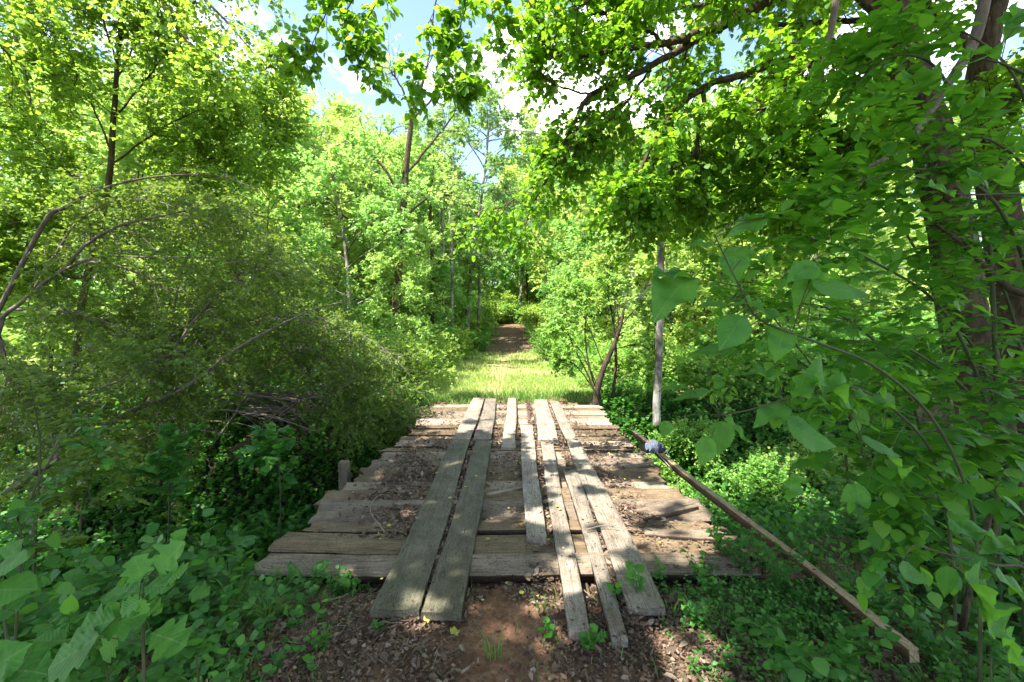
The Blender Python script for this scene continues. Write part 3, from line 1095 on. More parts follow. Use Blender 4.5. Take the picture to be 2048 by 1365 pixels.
tag(link("shade_grass", new_mesh("shade_grass", [(*g1, 0), (*g2, 0)], [M['grass2']])),
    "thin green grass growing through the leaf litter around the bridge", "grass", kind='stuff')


def tuft(px, py, n, h, spread, label, group="grass tufts at the near end of the bridge", zg=-0.1, mat='grass2'):
    x, d = gx(px, py, zg)
    z = float(ground_h(x, d))
    a = R.uniform(0, 6.28, n)
    r = R.uniform(0, 0.04, n)
    base = np.stack([r * np.cos(a), r * np.sin(a), 0 * a - 0.01], -1)
    hh = h * R.uniform(0.5, 1.25, n)
    s = np.linspace(0, 1, 8)
    ln = spread * R.uniform(0.2, 1.2, n)
    ap = a + R.normal(size=n) * 0.4
    out = np.stack([np.cos(ap), np.sin(ap), 0 * a], -1)
    pts = base[:, None, :] + np.array([0, 0, 1.0]) * (hh[:, None] * (1.6 * s - 1.15 * s ** 2.2 * R.uniform(0.6, 1.1, n)[:, None]))[..., None] \
        + out[:, None, :] * (ln[:, None] * s ** 1.5)[..., None]
    V, Fc = ribbon(pts, 0.0026 * R.uniform(0.7, 1.5, n))
    return tag(link("grass_tuft", new_mesh("grass_tuft", [(V, Fc, 0)], [M[mat]]), None, (x, d, z)), label, "grass tuft", group)


tuft(535, 1262, 110, 0.20, 0.28, "full arching tuft of long grass on the litter left of the runner boards")
tuft(470, 1215, 90, 0.22, 0.2, "denser upright tuft of long grass behind the arching tuft on the left bank")
tuft(988, 1335, 20, 0.16, 0.10, "small sparse tuft of grass on the red dirt in front of the bridge", zg=-0.08)
tuft(1085, 1240, 16, 0.13, 0.10, "thin tuft of grass just left of the longest right hand runner board", zg=-0.08)
tuft(1345, 1262, 22, 0.14, 0.10, "short tuft of grass at the near end of the rightmost runner board", zg=-0.1)


# ------------------------------------------------------------------ low plants
def herbs(x, yv, h, leaf, nl, mat_i=0, tpl=TP_M, wf=0.5, droop=0.15):
    n = len(x)
    base = np.stack([x, yv, ground_h(x, yv) - 0.02], -1)
    hh = h * R.uniform(0.4, 1.3, n)
    lean = nrm(np.stack([R.normal(size=n), R.normal(size=n), np.zeros(n)], -1)) * (R.uniform(0.1, 0.6, n))[:, None]
    s = np.linspace(0, 1, 5)
    pts = base[:, None, :] + hh[:, None, None] * (np.array([0, 0, 1.0]) * (s - 0.15 * s ** 2)[None, :, None] + lean[:, None, :] * (s ** 1.6)[None, :, None])
    p, d, nn = leaf_points(pts, nl, 0.2, 1.1, 1.1, 0.35, droop)
    # leaves leave a steep stem sideways in every direction
    a = R.uniform(0, 6.28, len(p))
    d = nrm(d * 0.3 + np.stack([np.cos(a), np.sin(a), 0.15 + 0 * a], -1))
    nn = nrm(nn - (nn * d).sum(-1, keepdims=True) * d)
    size = leaf * R.uniform(0.55, 1.25, len(p))
    st = tubes(pts, np.full((n, 5), 0.0016) * np.array([1.2, 1, .9, .7, .4]), 3)
    return [scatter(tpl, p, d, nn, size, wf * R.uniform(0.8, 1.15, len(p)), mat=mat_i), (*st, 1)]


def zone(n, x0, x1, y0, y1, keep):
    x = R.uniform(x0, x1, n)
    yv = R.uniform(y0, y1, n)
    k = R.uniform(0, 1, n) < keep(x, yv)
    return x[k], yv[k]


offdeck = lambda x, yv: ((x < -1.68 + 0.05 * wob(yv, x, 3)) | (x > 1.72) | (yv < 2.7) | (yv > 8.9))
ch = []
# left bank and creek
x, yv = zone(6200, -9, -1.5, 1.1, 9.2, lambda x, yv: offdeck(x, yv) * np.clip(0.75 + 0.4 * wob(x, yv, 1.5, 2), 0.1, 1))
hh_ = len(x) // 2
ch += herbs(x[:hh_], yv[:hh_], 0.28, 0.055, 8)
ch += herbs(x[hh_:], yv[hh_:], 0.26, 0.040, 11, wf=0.36)
x, yv = zone(2600, -4, -1.7, 2.2, 6.5, lambda x, yv: offdeck(x, yv) * np.clip(0.6 + 0.6 * wob(x, yv, 1.1, 5), 0.0, 1))
ch += herbs(x, yv, 0.55, 0.07, 11)
x, yv = zone(6500, -8.5, -1.9, 4.0, 9.0, lambda x, yv: 0 * x + 0.9)
ch += herbs(x, yv, 0.34, 0.075, 9)
x, yv = zone(1500, -2.6, -0.8, 1.3, 2.8, lambda x, yv: np.clip(smooth((-x - 0.85) / 0.8) + 0.0, 0, 1) * np.clip(0.7 + 0.5 * wob(x, yv, 3, 2), 0, 1))
ch += herbs(x, yv, 0.16, 0.04, 7)
tag(link("left_undergrowth", new_mesh("left_undergrowth", ch, [M['herb'], M['stem']])),
    "dense dark green undergrowth covering the creek bank left of the bridge", "undergrowth", kind='stuff')
ch = []
x, yv = zone(7500, 1.7, 9, 1.4, 9.2, lambda x, yv: (np.abs(x - (1.86 - 0.075 * (yv - 2.1))) > 0.09) * offdeck(x, yv) * np.clip(0.75 + 0.4 * wob(x, yv, 1.5, 1), 0.1, 1))
hh_ = len(x) // 2
ch += herbs(x[:hh_], yv[:hh_], 0.28, 0.05, 9)
ch += herbs(x[hh_:], yv[hh_:], 0.25, 0.036, 11, wf=0.36)
x, yv = zone(2400, 2.6, 5.5, 2.6, 7.5, lambda x, yv: np.clip(0.6 + 0.6 * wob(x, yv, 1.1, 3), 0.0, 1))
ch += herbs(x, yv, 0.6, 0.075, 11)
x, yv = zone(4200, 0.75, 2.2, 1.3, 2.75, lambda x, yv: (np.abs(x - 1.86) > 0.05) * np.clip(smooth((x - 0.75) / 0.7), 0, 1) * np.clip(0.6 + 0.7 * wob(x, yv, 3, 2), 0, 1))
ch += herbs(x, yv, 0.13, 0.024, 9, wf=0.34)
x, yv = zone(900, 0.25, 1.7, 1.4, 2.62, lambda x, yv: np.clip(smooth((x - 0.2) / 0.6), 0, 1) * np.clip(0.35 + 0.8 * wob(x, yv, 4, 6), 0, 1))
ch += herbs(x, yv, 0.09, 0.022, 7, wf=0.35)
x, yv = zone(5200, 1.8, 8, 6.2, 9.4, lambda x, yv: 0 * x + 0.95)
ch += herbs(x, yv, 0.36, 0.07, 9)
x, yv = zone(900, 1.5, 2.1, 6.3, 8.6, lambda x, yv: 1 + 0 * x)
ch += herbs(x, yv, 0.4, 0.055, 9)
tag(link("right_undergrowth", new_mesh("right_undergrowth", ch, [M['herb'], M['stem']])),
    "dense dark green undergrowth filling the creek bank right of the timber", "undergrowth", kind='stuff')
ch = []
x, yv = zone(5200, -7, 6, 8.9, 13.5, lambda x, yv: np.clip(smooth((np.abs(x + 0.1) - 1.5) / 0.9), 0, 1) * (0.5 + 0.5 * wob(x, yv, 1.4)))
ch += herbs(x, yv, 0.45, 0.07, 9)
x, yv = zone(4200, -7, 7, 13, 30, lambda x, yv: np.clip(smooth((np.abs(x - path_x(yv)) - 2.0) / 0.9), 0, 1))
ch += herbs(x, yv, 0.5, 0.11, 9)
tag(link("meadow_weeds", new_mesh("meadow_weeds", ch, [M['bush'], M['stem']])),
    "sunny leafy weeds along both sides of the grass clearing", "weeds", kind='stuff')


def little_plant(px, py, h, leaf, n, label, zg=-0.1, mat='herb', stems=1, cat="plant", grp=None, d=None, tpl=TP_B, name="young_plant", wf=0.45):
    if d is None:
        x, d = gx(px, py, zg)
    else:
        x = (px - 1024) / F * d
    z = float(ground_h(x, d))
    root = empty(name, (x, d, z))
    a = R.uniform(0, 6.28, stems)
    s = np.linspace(0, 1, 6)
    lean = np.stack([np.cos(a), np.sin(a), 0 * a], -1) * (0.10 if stems == 1 else 0.45)
    pts = h * R.uniform(0.7, 1.1, stems)[:, None, None] * (np.array([0, 0, 1.0]) * s[None, :, None] + lean[:, None, :] * (s ** 1.5)[None, :, None])
    pts[..., 2] -= 0.01
    p, dd, nn = leaf_points(pts, n, 0.25, 1.1, 1.1, 0.3, 0.1)
    az = np.arange(len(p)) * 2.4 + R.normal(size=len(p)) * 0.3
    dd = nrm(dd * 0.3 + np.stack([np.cos(az), np.sin(az), 0.15 + 0 * az], -1))
    nn = nrm(nn - (nn * dd).sum(-1, keepdims=True) * dd)
    lf = scatter(tpl, p + dd * 0.008, dd, nn, leaf * R.uniform(0.6, 1.15, len(p)), wf)
    link("stem", new_mesh("stem", [(*tubes(pts, np.full((stems, 6), 0.0025) * np.linspace(1, .4, 6), 5), 0)], [M['stem']], True), root)
    link("leaves", new_mesh("leaves", [lf], [M[mat]], True, True), root)
    return tag(root, label, cat, grp)


little_plant(1228, 1235, 0.13, 0.055, 9, "small leafy weed growing at the near end between the right runner boards", mat='hero')
little_plant(1275, 1225, 0.22, 0.06, 10, "taller leafy weed standing in front of the rightmost runner board", mat='hero')
little_plant(1320, 1190, 0.20, 0.05, 12, "leafy weed at the near right corner of the runner boards", mat='hero')
little_plant(1090, 1310, 0.10, 0.05, 8, "low green weed on the dirt at the bottom centre of the bank", mat='hero')
little_plant(700, 1190, 0.16, 0.055, 10, "leafy weed beside the near end of the left runner boards", mat='hero')
little_plant(590, 1150, 0.26, 0.055, 14, "bushy green weed overhanging the lowest left deck plank", stems=4)
little_plant(650, 1120, 0.26, 0.05, 12, "vine like weed spreading over the second deck plank on the left", stems=4)
little_plant(1460, 1150, 0.30, 0.05, 14, "tangled green weed over the right ends of the lowest deck planks", stems=5)
little_plant(1560, 1200, 0.34, 0.05, 14, "bushy weed between the deck corner and the loose timber", stems=5)
for px, py, h, lab in ((520, 1175, .24, "leafy weed leaning over the far left tip of the lowest deck plank"), (560, 1185, .22, "low weed in front of the left end of the lowest deck plank"),
                       (625, 1180, .26, "trailing weed half covering the lowest deck plank on the left"), (675, 1185, .18, "small weed between the lowest deck plank and the left runner boards"),
                       (1405, 1170, .22, "weed in front of the lowest deck plank right of the runner boards"), (1490, 1165, .28, "weed hiding the right tip of the lowest deck plank"),
                       (1525, 1150, .30, "tall weed between the right tip of the lowest deck plank and the timber")):
    little_plant(px, py, h, .036, 13, lab, stems=5, zg=-0.07)
little_plant(1180, 1330, 0.12, 0.04, 12, "low weed at the bottom edge below the longest right hand runner board", stems=3, mat='hero')
little_plant(1420, 1215, 0.20, 0.045, 12, "sunlit weed just beyond the near right corner of the runner boards", stems=3, mat='hero')
little_plant(640, 1330, 0.10, 0.035, 10, "tiny weed in the leaf litter at the bottom left of the dirt", stems=3, mat='hero')
little_plant(760, 1290, 0.08, 0.03, 8, "tiny weed in the litter just in front of the left runner boards", stems=2, mat='hero')
little_plant(1395, 1290, 0.16, 0.04, 12, "small round weed on leaf litter right of the runner boards", stems=4)


# ------------------------------------------------------------------ trees and shrubs
def limb_chunk(pts, rad, n=None, sides=8, rough=0.0, mat=0):
    n = n or max(8, len(pts) * 6)
    p, r = resample(pts, n, rad)
    kk = np.arange(len(p))[:, None] * 26.0 / len(p)
    p = p + (np.sin(kk * np.array([[1.3, 1.7, 1.1]]) + R.uniform(0, 6, 3)) + 0.6 * np.sin(kk * np.array([[2.9, 2.3, 3.3]]) + R.uniform(0, 6, 3))) * r[:, None] * (0.45 if sides < 20 else 0.12) * min(1.0, 0.03 / max(r.max(), 0.03))
    V, Fc = tubes(p, r, sides, rough)
    return (V, Fc, mat), p


def cull(p, d, n, keep):
    return p[keep], d[keep], n[keep]


CAMP = np.array([0, 0, HC])


def far_enough(p, r=0.75):
    return np.linalg.norm(p - CAMP, axis=1) > r


def make_tree(h, crown_r, crown_z0, r0, leaf, n_limb=16, n_br=9, n_tw=7, n_lf=7, seed=1, mat='far', bark='barkp', slim=1.0, wf=0.5, shape='oval'):
    """a generic tree at the origin -> (trunk mesh, crown mesh)"""
    rg = np.random.default_rng(seed)
    s = np.linspace(0, 1, 14)
    lean = rg.normal(size=2) * 0.05 * h
    tr = np.stack([lean[0] * s ** 1.5 + 0.02 * h * np.sin(s * 4 + seed), lean[1] * s ** 1.5 + 0.015 * h * np.sin(s * 5 + 2 * seed), h * s - 0.3], -1)
    chunks = [(*tubes(tr, r0 * (1 - 0.85 * s)[None] * np.ones((1, 14)), 8, 0.04), 0)]
    limbs = []
    for i in range(n_limb):
        t = crown_z0 / h + (0.97 - crown_z0 / h) * (i + rg.uniform(0, 0.8)) / n_limb
        f = t * 13
        k = min(12, int(f))
        st = tr[k] + (tr[k + 1] - tr[k]) * (f - k)
        q = (t * h - crown_z0) / (h - crown_z0)
        L = crown_r * ((0.35 + 1.0 * math.sin(math.pi * min(1, q * 0.85 + 0.12))) if shape == 'oval' else (1.15 - 0.9 * q)) * rg.uniform(0.7, 1.15)
        a = i * 2.4 + rg.normal() * 0.4
        u = np.linspace(0, 1, 7)[:, None]
        rise = rg.uniform(0.2, 0.8) * slim
        limb = st + L * (np.array([math.cos(a), math.sin(a), 0]) * u + np.array([0, 0, 1.0]) * rise * (u - 0.4 * u ** 2)) + rg.normal(size=(7, 3)) * 0.03 * L * u
        limbs.append(limb)
    limbs = np.array(limbs)
    lr = np.linspace(1, 0.2, 7)[None] * (r0 * 0.32)
    chunks.append((*tubes(limbs, lr * np.ones((len(limbs), 1)), 5), 0))
    br = spawn(limbs, n_br, 0.25, 1.0, crown_r * 0.42, 50, 0.25, 0.15, 5, 0.3, 0.15, rg)
    chunks.append((*tubes(br, np.linspace(1, 0.3, 5)[None] * np.full((len(br), 1), r0 * 0.09), 3), 0))
    tw = spawn(br, n_tw, 0.2, 1.0, crown_r * 0.22, 55, 0.2, 0.2, 4, 0.2, 0.15, rg)
    p, d, n = leaf_points(tw, n_lf, 0.1, 0.9, 0.9, 0.45, 0.3, rg)
    lf = scatter(TP_S, p, d, n, leaf * rg.uniform(0.6, 1.25, len(p)), wf, rg)
    return new_mesh("trunk", chunks, [M[bark]], True), new_mesh("crown", [lf], [M[mat]])


def make_bush(h, r, leaf, n_st=14, n_br=8, n_tw=6, n_lf=7, seed=1, mat='bush'):
    rg = np.random.default_rng(seed)
    st = []
    for i in range(n_st):
        a = rg.uniform(0, 6.28)
        o = rg.uniform(0.1, 1.0)
        u = np.linspace(0, 1, 7)[:, None]
        hh = h * rg.uniform(0.6, 1.05) * (1.1 - 0.35 * o)
        st.append(np.array([math.cos(a), math.sin(a), 0]) * (0.12 * r + r * o * u ** 1.4) + np.array([0, 0, 1.0]) * hh * (u - 0.2 * u ** 3) - np.array([0, 0, 0.15]))
    st = np.array(st)
    chunks = [(*tubes(st, np.linspace(1, 0.25, 7)[None] * np.full((n_st, 1), 0.02), 4), 0)]
    br = spawn(st, n_br, 0.1, 1.0, r * 0.5, 55, 0.1, 0.15, 5, 0.2, 0.2, rg)
    chunks.append((*tubes(br, np.linspace(1, 0.3, 5)[None] * np.full((len(br), 1), 0.006), 3), 0))
    tw = spawn(br, n_tw, 0.15, 1.0, r * 0.26, 55, 0.15, 0.15, 4, 0.2, 0.2, rg)
    p, d, n = leaf_points(tw, n_lf, 0.1, 0.9, 0.9, 0.45, 0.2, rg)
    lf = scatter(TP_S, p, d, n, leaf * rg.uniform(0.6, 1.25, len(p)), 0.5, rg)
    return new_mesh("branches", chunks, [M['twig']], True), new_mesh("foliage", [lf], [M[mat]])


protoT = [make_tree(11.5, 2.8, 1.6, 0.12, 0.14, 27, 10, 8, 8, s, 'far', b) for s, b in ((3, 'barkp'), (5, 'bark'), (8, 'barkp'))]
protoP = make_tree(16.0, 2.2, 4.0, 0.15, 0.15, 32, 9, 7, 7, 21, 'pale', 'barkp', 1.5)
protoS = [make_tree(6.0, 1.6, 0.6, 0.045, 0.10, 24, 9, 7, 7, s, 'far', 'bark') for s in (31, 33)]
protoB = [make_bush(1.9, 1.5, 0.085, 22, 10, 7, 8, s) for s in (41, 43)]


def put(kind, meshes, x, yv, s, label, cat, group, sz=None, parts=("trunk", "crown")):
    z = float(ground_h(x, yv))
    root = empty(kind, (x, yv, z))
    for nm, me in zip(parts, meshes):
        link(nm, me, root)
    root.rotation_euler = (0, 0, R.uniform(0, 6.28))
    root.scale = (s, s, sz or s)
    return tag(root, label, cat, group)


# the wood behind the clearing: every tree a thing
G_L = "forest trees left of the clearing"
G_R = "forest trees right of the clearing"
G_B = "forest trees closing the end of the track"
spotsL = [(-5.2, 14.5, 0.72), (-7.5, 16.5, 0.8), (-4.9, 18.5, 0.8), (-10, 15.0, 0.85), (-6.6, 21, 0.95), (-9.5, 20, 0.95), (-13, 18, 1.0),
          (-4.6, 23.5, 0.85), (-8, 25, 1.05), (-12, 24, 1.1), (-16.5, 22, 1.15), (-5.5, 28, 1.05), (-10, 29.5, 1.2), (-15, 29, 1.25), (-20.5, 27, 1.3),
          (-5.2, 32, 1.0), (-7.2, 34, 1.15), (-12.5, 35, 1.3), (-18.5, 35, 1.4), (-25, 33, 1.4), (-9, 41, 1.35), (-15.5, 43, 1.45), (-23, 42, 1.5), (-31, 40, 1.6)]
spotsR = [(4.9, 14.0, 0.7), (7.4, 13.0, 0.75), (4.3, 17.5, 0.75), (6.8, 17, 0.85), (10, 15.5, 0.9), (5.2, 21.5, 0.9), (8.6, 21, 1.0), (12.5, 19, 1.0),
          (4.6, 25.5, 0.85), (7.6, 26, 1.05), (11.5, 25, 1.1), (16.5, 23, 1.15), (5.2, 30, 1.0), (9.5, 31, 1.15), (14.5, 30, 1.25), (20.5, 28, 1.3),
          (5.4, 34, 1.0), (8.0, 37, 1.2), (13.0, 37, 1.3), (19.0, 36, 1.35), (26, 34, 1.4), (10.5, 44, 1.35), (17, 44, 1.45), (25, 43, 1.5), (33, 40, 1.5)]
spotsB = [(-0.8, 47, 1.3), (1.6, 44, 1.45), (5.4, 30, 1.2), (5.0, 37.5, 1.4), (3.0, 50, 1.6), (-4.5, 48, 1.15), (6.2, 49, 1.2), (0.8, 54, 0.9), (-1.0, 64, 1.5), (2.5, 66, 1.6), (-4.5, 66, 1.6), (6, 68, 1.7), (-9, 68, 1.7), (11, 67, 1.7), (-7.5, 55, 1.4), (-2.5, 58, 1.1), (4.8, 59, 1.1), (-12, 52, 1.6), (-18, 54, 1.7), (11, 53, 1.6), (17, 54, 1.7), (25, 52, 1.8), (-26, 52, 1.8), (-34, 48, 1.8), (35, 48, 1.8), (-36, 36, 1.7), (37, 34, 1.7), (-30, 27, 1.5), (30, 25, 1.5), (-24, 19, 1.3), (25, 18, 1.3)]
for spots, grp, lab in ((spotsL, G_L, "bright green forest tree in the sunny wood wall left of the clearing"),
                        (spotsR, G_R, "bright green forest tree in the sunny wood wall right of the clearing"),
                        (spotsB, G_B, "leafy forest tree closing the far end of the dirt track")):
    for i, (x, yv, s) in enumerate(spots):
        put("forest_tree", protoT[i % 3], x, yv, s * 0.98, lab, "tree", grp, s * R.uniform(0.92, 1.06))
put("poplar_tree", protoP, -2.35, 25.5, 0.98, "tallest pale green slender tree rising into the gap of blue sky", "tree", None)
put("poplar_tree", protoP, -4.4, 30, 0.92, "second tall pale green tree standing left of the tallest one", "tree", None)
put("poplar_tree", protoP, 0.9, 42, 1.15, "tall pale tree far down the track right of the tallest one", "tree", None)
# young trees and bushes along the edges
sp = [(-3.4, 13.2, .62), (-4.2, 16.2, .85), (-3.5, 20.5, .75), (-3.1, 25, .7), (3.1, 13.6, .62), (3.4, 16.0, .8), (2.9, 20.0, .7), (3.0, 24.5, .75), (3.8, 11.2, .75),
      (5.4, 10.8, .85), (5.6, 13, .9), (7.2, 11, .95), (-7.2, 13.2, .7), (-10.5, 12.2, .85), (9.4, 12.4, 1.0), (3.2, 29.5, .8), (-3.4, 29.5, .75)]
for i, (x, yv, s) in enumerate(sp):
    put("young_tree", protoS[i % 2], x, yv, s, "slim young tree at the %s edge of the grass clearing" % ("left" if x < 0 else "right"), "tree",
        "young trees at the %s edge of the clearing" % ("left" if x < 0 else "right"))
sb = [(-2.75, 10.2, .72), (-3.6, 11.3, .9), (-2.7, 12.4, .6), (-4.9, 11.6, 1.0), (-3.2, 14.5, .85), (-3.3, 17.5, .9), (-2.75, 20.5, .8), (-2.3, 23.5, .75), (-2.1, 27, .8),
      (-4.5, 14.6, 1.1), (-6.3, 14.0, 1.0), (2.95, 11.8, .62), (3.0, 14.3, .8), (2.7, 17.2, .85), (2.35, 21, .8), (2.1, 25, .8), (1.9, 29, .85), (4.4, 12.4, 1.0),
      (4.2, 15.2, 1.1), (6.0, 14.5, 1.1), (-2.6, 31, .9), (1.9, 33, .9), (-2.7, 36, 1.0), (-5.2, 20, 1.3), (5.0, 19.0, 1.3), (-3.8, 26, 1.4), (4.0, 26.5, 1.4),
      (4.4, 9.6, .8), (6.0, 9.9, .95), (8.2, 10.0, 1.1), (10.5, 11, 1.3), (-9.0, 17.5, 1.3), (-12.5, 15, 1.4), (12.5, 14, 1.4), (15.5, 17, 1.6), (-16, 18, 1.6),
      (-6, 27, 1.9), (-9, 30, 2.2), (-13, 26, 2.2), (-18, 25, 2.4), (-23, 30, 2.6), (-6.5, 33, 2.1), (-12, 38, 2.6), (-18, 38, 2.6), (6.5, 29, 2.0), (9.5, 27.5, 2.2), (13, 29, 2.3), (18, 26, 2.4),
      (23, 30, 2.6), (7, 36, 2.4), (12, 39, 2.6), (18, 38, 2.6), (-3.5, 37, 1.6), (3.2, 36, 1.4), (-5, 43, 2.2), (6, 43, 2.2), (-7, 23, 1.7), (7, 22.5, 1.7), (-11, 21.5, 1.8), (10.5, 20.5, 1.8), (-20, 20, 2.2), (20, 19, 2.2), (15, 21, 2.0), (-15, 21, 2.0), (-7, 52, 2.5), (6, 53, 2.5),
      (2.5, 8.1, .42), (3.3, 8.5, .5), (4.2, 8.0, .55), (3.0, 7.3, .4), (5.2, 8.3, .6), (-0.9, 41.5, 1.2), (0.6, 42, 1.3), (-0.2, 43.5, 1.7), (1.9, 41, 1.2), (-2.4, 41, 1.4),
      (-1.4, 57, 1.8), (1.8, 57, 1.8), (-0.4, 61, 2.2), (-4, 60, 2.2), (4, 61, 2.2), (0.2, 58, 2.2), (-3, 53, 2.0), (3, 52, 2.0), (2.6, 10.7, .55), (2.45, 12.4, .62), (2.4, 15, .75), (2.2, 18, .75), (-2.75, 15.6, .72), (-2.7, 18.6, .8), (-0.2, 45, 1.5), (-3.2, 44, 1.5), (3.6, 41, 1.5), (1.2, 50, 1.4)]
for i, (x, yv, s) in enumerate(sb):
    sd = "left" if x < path_x(yv) else "right"
    put("leafy_bush", protoB[i % 2], x, yv, s, "rounded sunlit bush along the %s side of the clearing and track" % sd, "bush",
        "bushes along the %s side of the clearing" % sd, parts=("branches", "foliage"))


def path_tree(name, label, cat, trunks, limbs, bark, mat, leafspec, group=None, bark2=None, extra=None):
    """hand laid trunks and limbs; leafspec: dict with branch, twig and leaf numbers"""
    root = empty(name, tuple(trunks[0][0][0] * [1, 1, 1]))
    off = np.array(root.location)
    tc_, ps = [], []
    for pts, rad in trunks:
        c, p = limb_chunk(pts, rad, 110, 36, 0.035)
        tc_.append((c[0] - off, c[1], 0))
    for pts, rad in limbs:
        c, p = limb_chunk(pts, rad, 26, 8, 0.03)
        tc_.append((c[0] - off, c[1], 0))
        ps.append(p)
    par = np.array([resample(p, 26) for p in ps])
    if extra is not None:
        par = np.concatenate([par, extra])
    S = leafspec
    br = spawn(par, S['nb'], S.get('t0', 0.2), 1.0, S['lb'], S.get('ab', 55), S.get('ub', 0.1), S.get('db', 0.15), 6, 0.35, 0.2, bias=S.get('bias'))
    if S.get('keepb') is not None:
        br = br[S['keepb'](br[:, -1])]
    tw = spawn(br, S['nt'], 0.15, 1.0, S['lt'], 55, S.get('ut', 0.05), S.get('dt', 0.2), 5, 0.25, 0.2)
    rb = S.get('rb', 0.008)
    tc_.append((tubes(br, np.linspace(1, 0.4, 6)[None] * np.full((len(br), 1), rb), 4)[0] - off, tubes(br, np.ones((len(br), 6)), 4)[1], 0))
    V, Fc = tubes(tw, np.linspace(1, 0.4, 5)[None] * np.full((len(tw), 1), rb * 0.35), 3)
    tc_.append((V - off, Fc, 0))
    p, d, n = leaf_points(tw, S['nl'], 0.1, S.get('upn', 0.9), 0.9, S.get('jit', 0.4), S.get('dl', 0.35))
    keep = far_enough(p, S.get('near', 0.8))
    if S.get('keep') is not None:
        keep &= S['keep'](p)
    p, d, n = cull(p, d, n, keep)
    lf = scatter(S.get('tpl', TP_M), p - off, d, n, S['leaf'] * R.uniform(0.6, 1.2, len(p)), S.get('wf', 0.5))
    link("trunk", new_mesh("trunk", tc_, [M[bark]], True), root)
    link("crown", new_mesh("crown", [lf], [M[mat]]), root)
    return tag(root, label, cat, group), off, br


# --- the big tree on the right, its limbs reach over the bridge
D1 = 4.2
base1 = P(2075, 1200, 4.3)
trunks = [
    (np.array([[base1[0], base1[1], -1.5], P(2035, 1080, 4.3), P(1990, 950, 4.2), P(1950, 750, 4.1), P(1915, 560, 4.0), P(1900, 440, 4.0), P(1865, 286, 3.9),
               P(1832, 192, 3.9), P(1806, 90, 3.9), P(1775, -20, 3.9), P(1730, -250, 4.0), P(1690, -500, 4.2)]), [0.23, 0.21, 0.19, .17, .155, .15, .145, .14, .13, .12, .10, .07]),
    (np.array([P(2110, 1150, 4.8), P(2060, 900, 4.7), P(2030, 640, 4.6), P(2000, 420, 4.5), P(1965, 250, 4.4), P(1965, 120, 4.4), P(2000, -40, 4.4), P(2040, -300, 4.6)]),
     [0.19, 0.18, 0.16, 0.14, 0.12, 0.10, 0.09, 0.06])]
L1 = \
    np.array([P(1790, -40, 3.9), P(1680, -70, 4.1), P(1545, 0, 4.3), P(1440, 52, 4.3), P(1350, 105, 4.4), P(1270, 150, 4.4), P(1180, 190, 4.5), P(1150, 245, 4.6),
              P(1110, 330, 4.7), P(1060, 420, 4.8), P(1050, 475, 4.8)])
limbs = [
    (L1, [.085, .075, .062, .052, .036, .03, .026, .022, .016, .009, .004]),
    (path3([(1440, 52), (1350, 82), (1200, 106), (1112, 115), (1085, 60), (1050, -10)], 4.3), [.045, .035, .025, .017, .012, .007]),
    (path3([(1840, 170), (1700, 120), (1560, 125), (1492, 148), (1415, 172), (1349, 222), (1300, 300), (1265, 380), (1240, 430)], 4.1), [.06, .045, .04, .035, .03, .024, .018, .012, .005]),
    (path3([(1410, 178), (1396, 264), (1387, 308), (1330, 350), (1290, 400)], 4.1), [.022, .018, .014, .010, .004]),
    (path3([(1110, 330), (1070, 370), (1010, 410), (960, 425)], 4.7), [.014, .010, .007, .003]),
    (path3([(1700, 130), (1640, 230), (1560, 300), (1520, 360), (1490, 400)], 4.3), [.03, .024, .018, .010, .005]),
    (path3([(1560, 125), (1480, 250), (1450, 320), (1410, 370), (1380, 400)], 4.6), [.03, .02, .014, .010, .005]),
    (path3([(1806, 80), (1700, -20), (1560, -60), (1380, -70), (1250, -40), (1150, 20)], 3.9), [.05, .04, .03, .025, .018, .008]),
    (path3([(1840, 200), (1780, 160), (1740, 210), (1700, 280), (1668, 332)], 3.9), [.04, .035, .028, .022, .015]),
    (path3([(1865, 290), (1740, 300), (1640, 370), (1560, 420)], 4.0), [.03, .022, .015, .006]),
    (path3([(1900, 300), (1980, 240), (2060, 150), (2150, 120)], 4.0), [.03, .022, .015, .006]),
    (path3([(1970, 120), (1880, 40), (1800, -60), (1650, -150)], 4.4), [.05, .04, .03, .02]),
    (path3([(1785, 20), (1650, -60), (1480, -90), (1300, -110), (1130, -80), (1010, -20)], 4.8), [.05, .04, .03, .025, .018, .008]),
    (path3([(1800, 60), (1700, 40), (1560, 50), (1430, 10), (1300, 30), (1220, 60)], 4.9), [.04, .03, .025, .02, .014, .006]),
    (path3([(1806, 80), (1720, 70), (1640, 110), (1560, 190), (1500, 240)], 3.8), [.03, .025, .02, .012, .005]),
    (path3([(1350, 105), (1290, 60), (1210, 30), (1100, 40)], 4.5), [.02, .016, .012, .005]),
    (path3([(1300, 140), (1245, 215), (1190, 270), (1135, 300)], 4.6), [.015, .012, .008, .003]),
    (path3([(1180, 190), (1110, 170), (1060, 130), (1000, 120)], 4.5), [.012, .010, .007, .003]),
]
spec = dict(nb=36, lb=0.60, nt=8, lt=0.26, nl=9, leaf=0.053, wf=0.46, t0=0.22, db=0.22, dt=0.25, rb=0.006, bias=(0, 0, -0.05), dl=0.45,
            keepb=lambda e: ~((e[:, 0] / e[:, 1] < 0.02) & ((e[:, 2] - HC) / e[:, 1] > 0.20)))
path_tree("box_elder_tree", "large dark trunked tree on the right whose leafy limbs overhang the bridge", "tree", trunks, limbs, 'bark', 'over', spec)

# snags hanging in front of it
def snag(pts, rad, label, mat='twig', group=None):
    p, r = resample(pts, 30, rad)
    o = link("bare_branch", new_mesh("bare_branch", [(*tubes(p, r, 9, 0.05), 0)], [M[mat]], True))
    return tag(o, label, "branch", group)


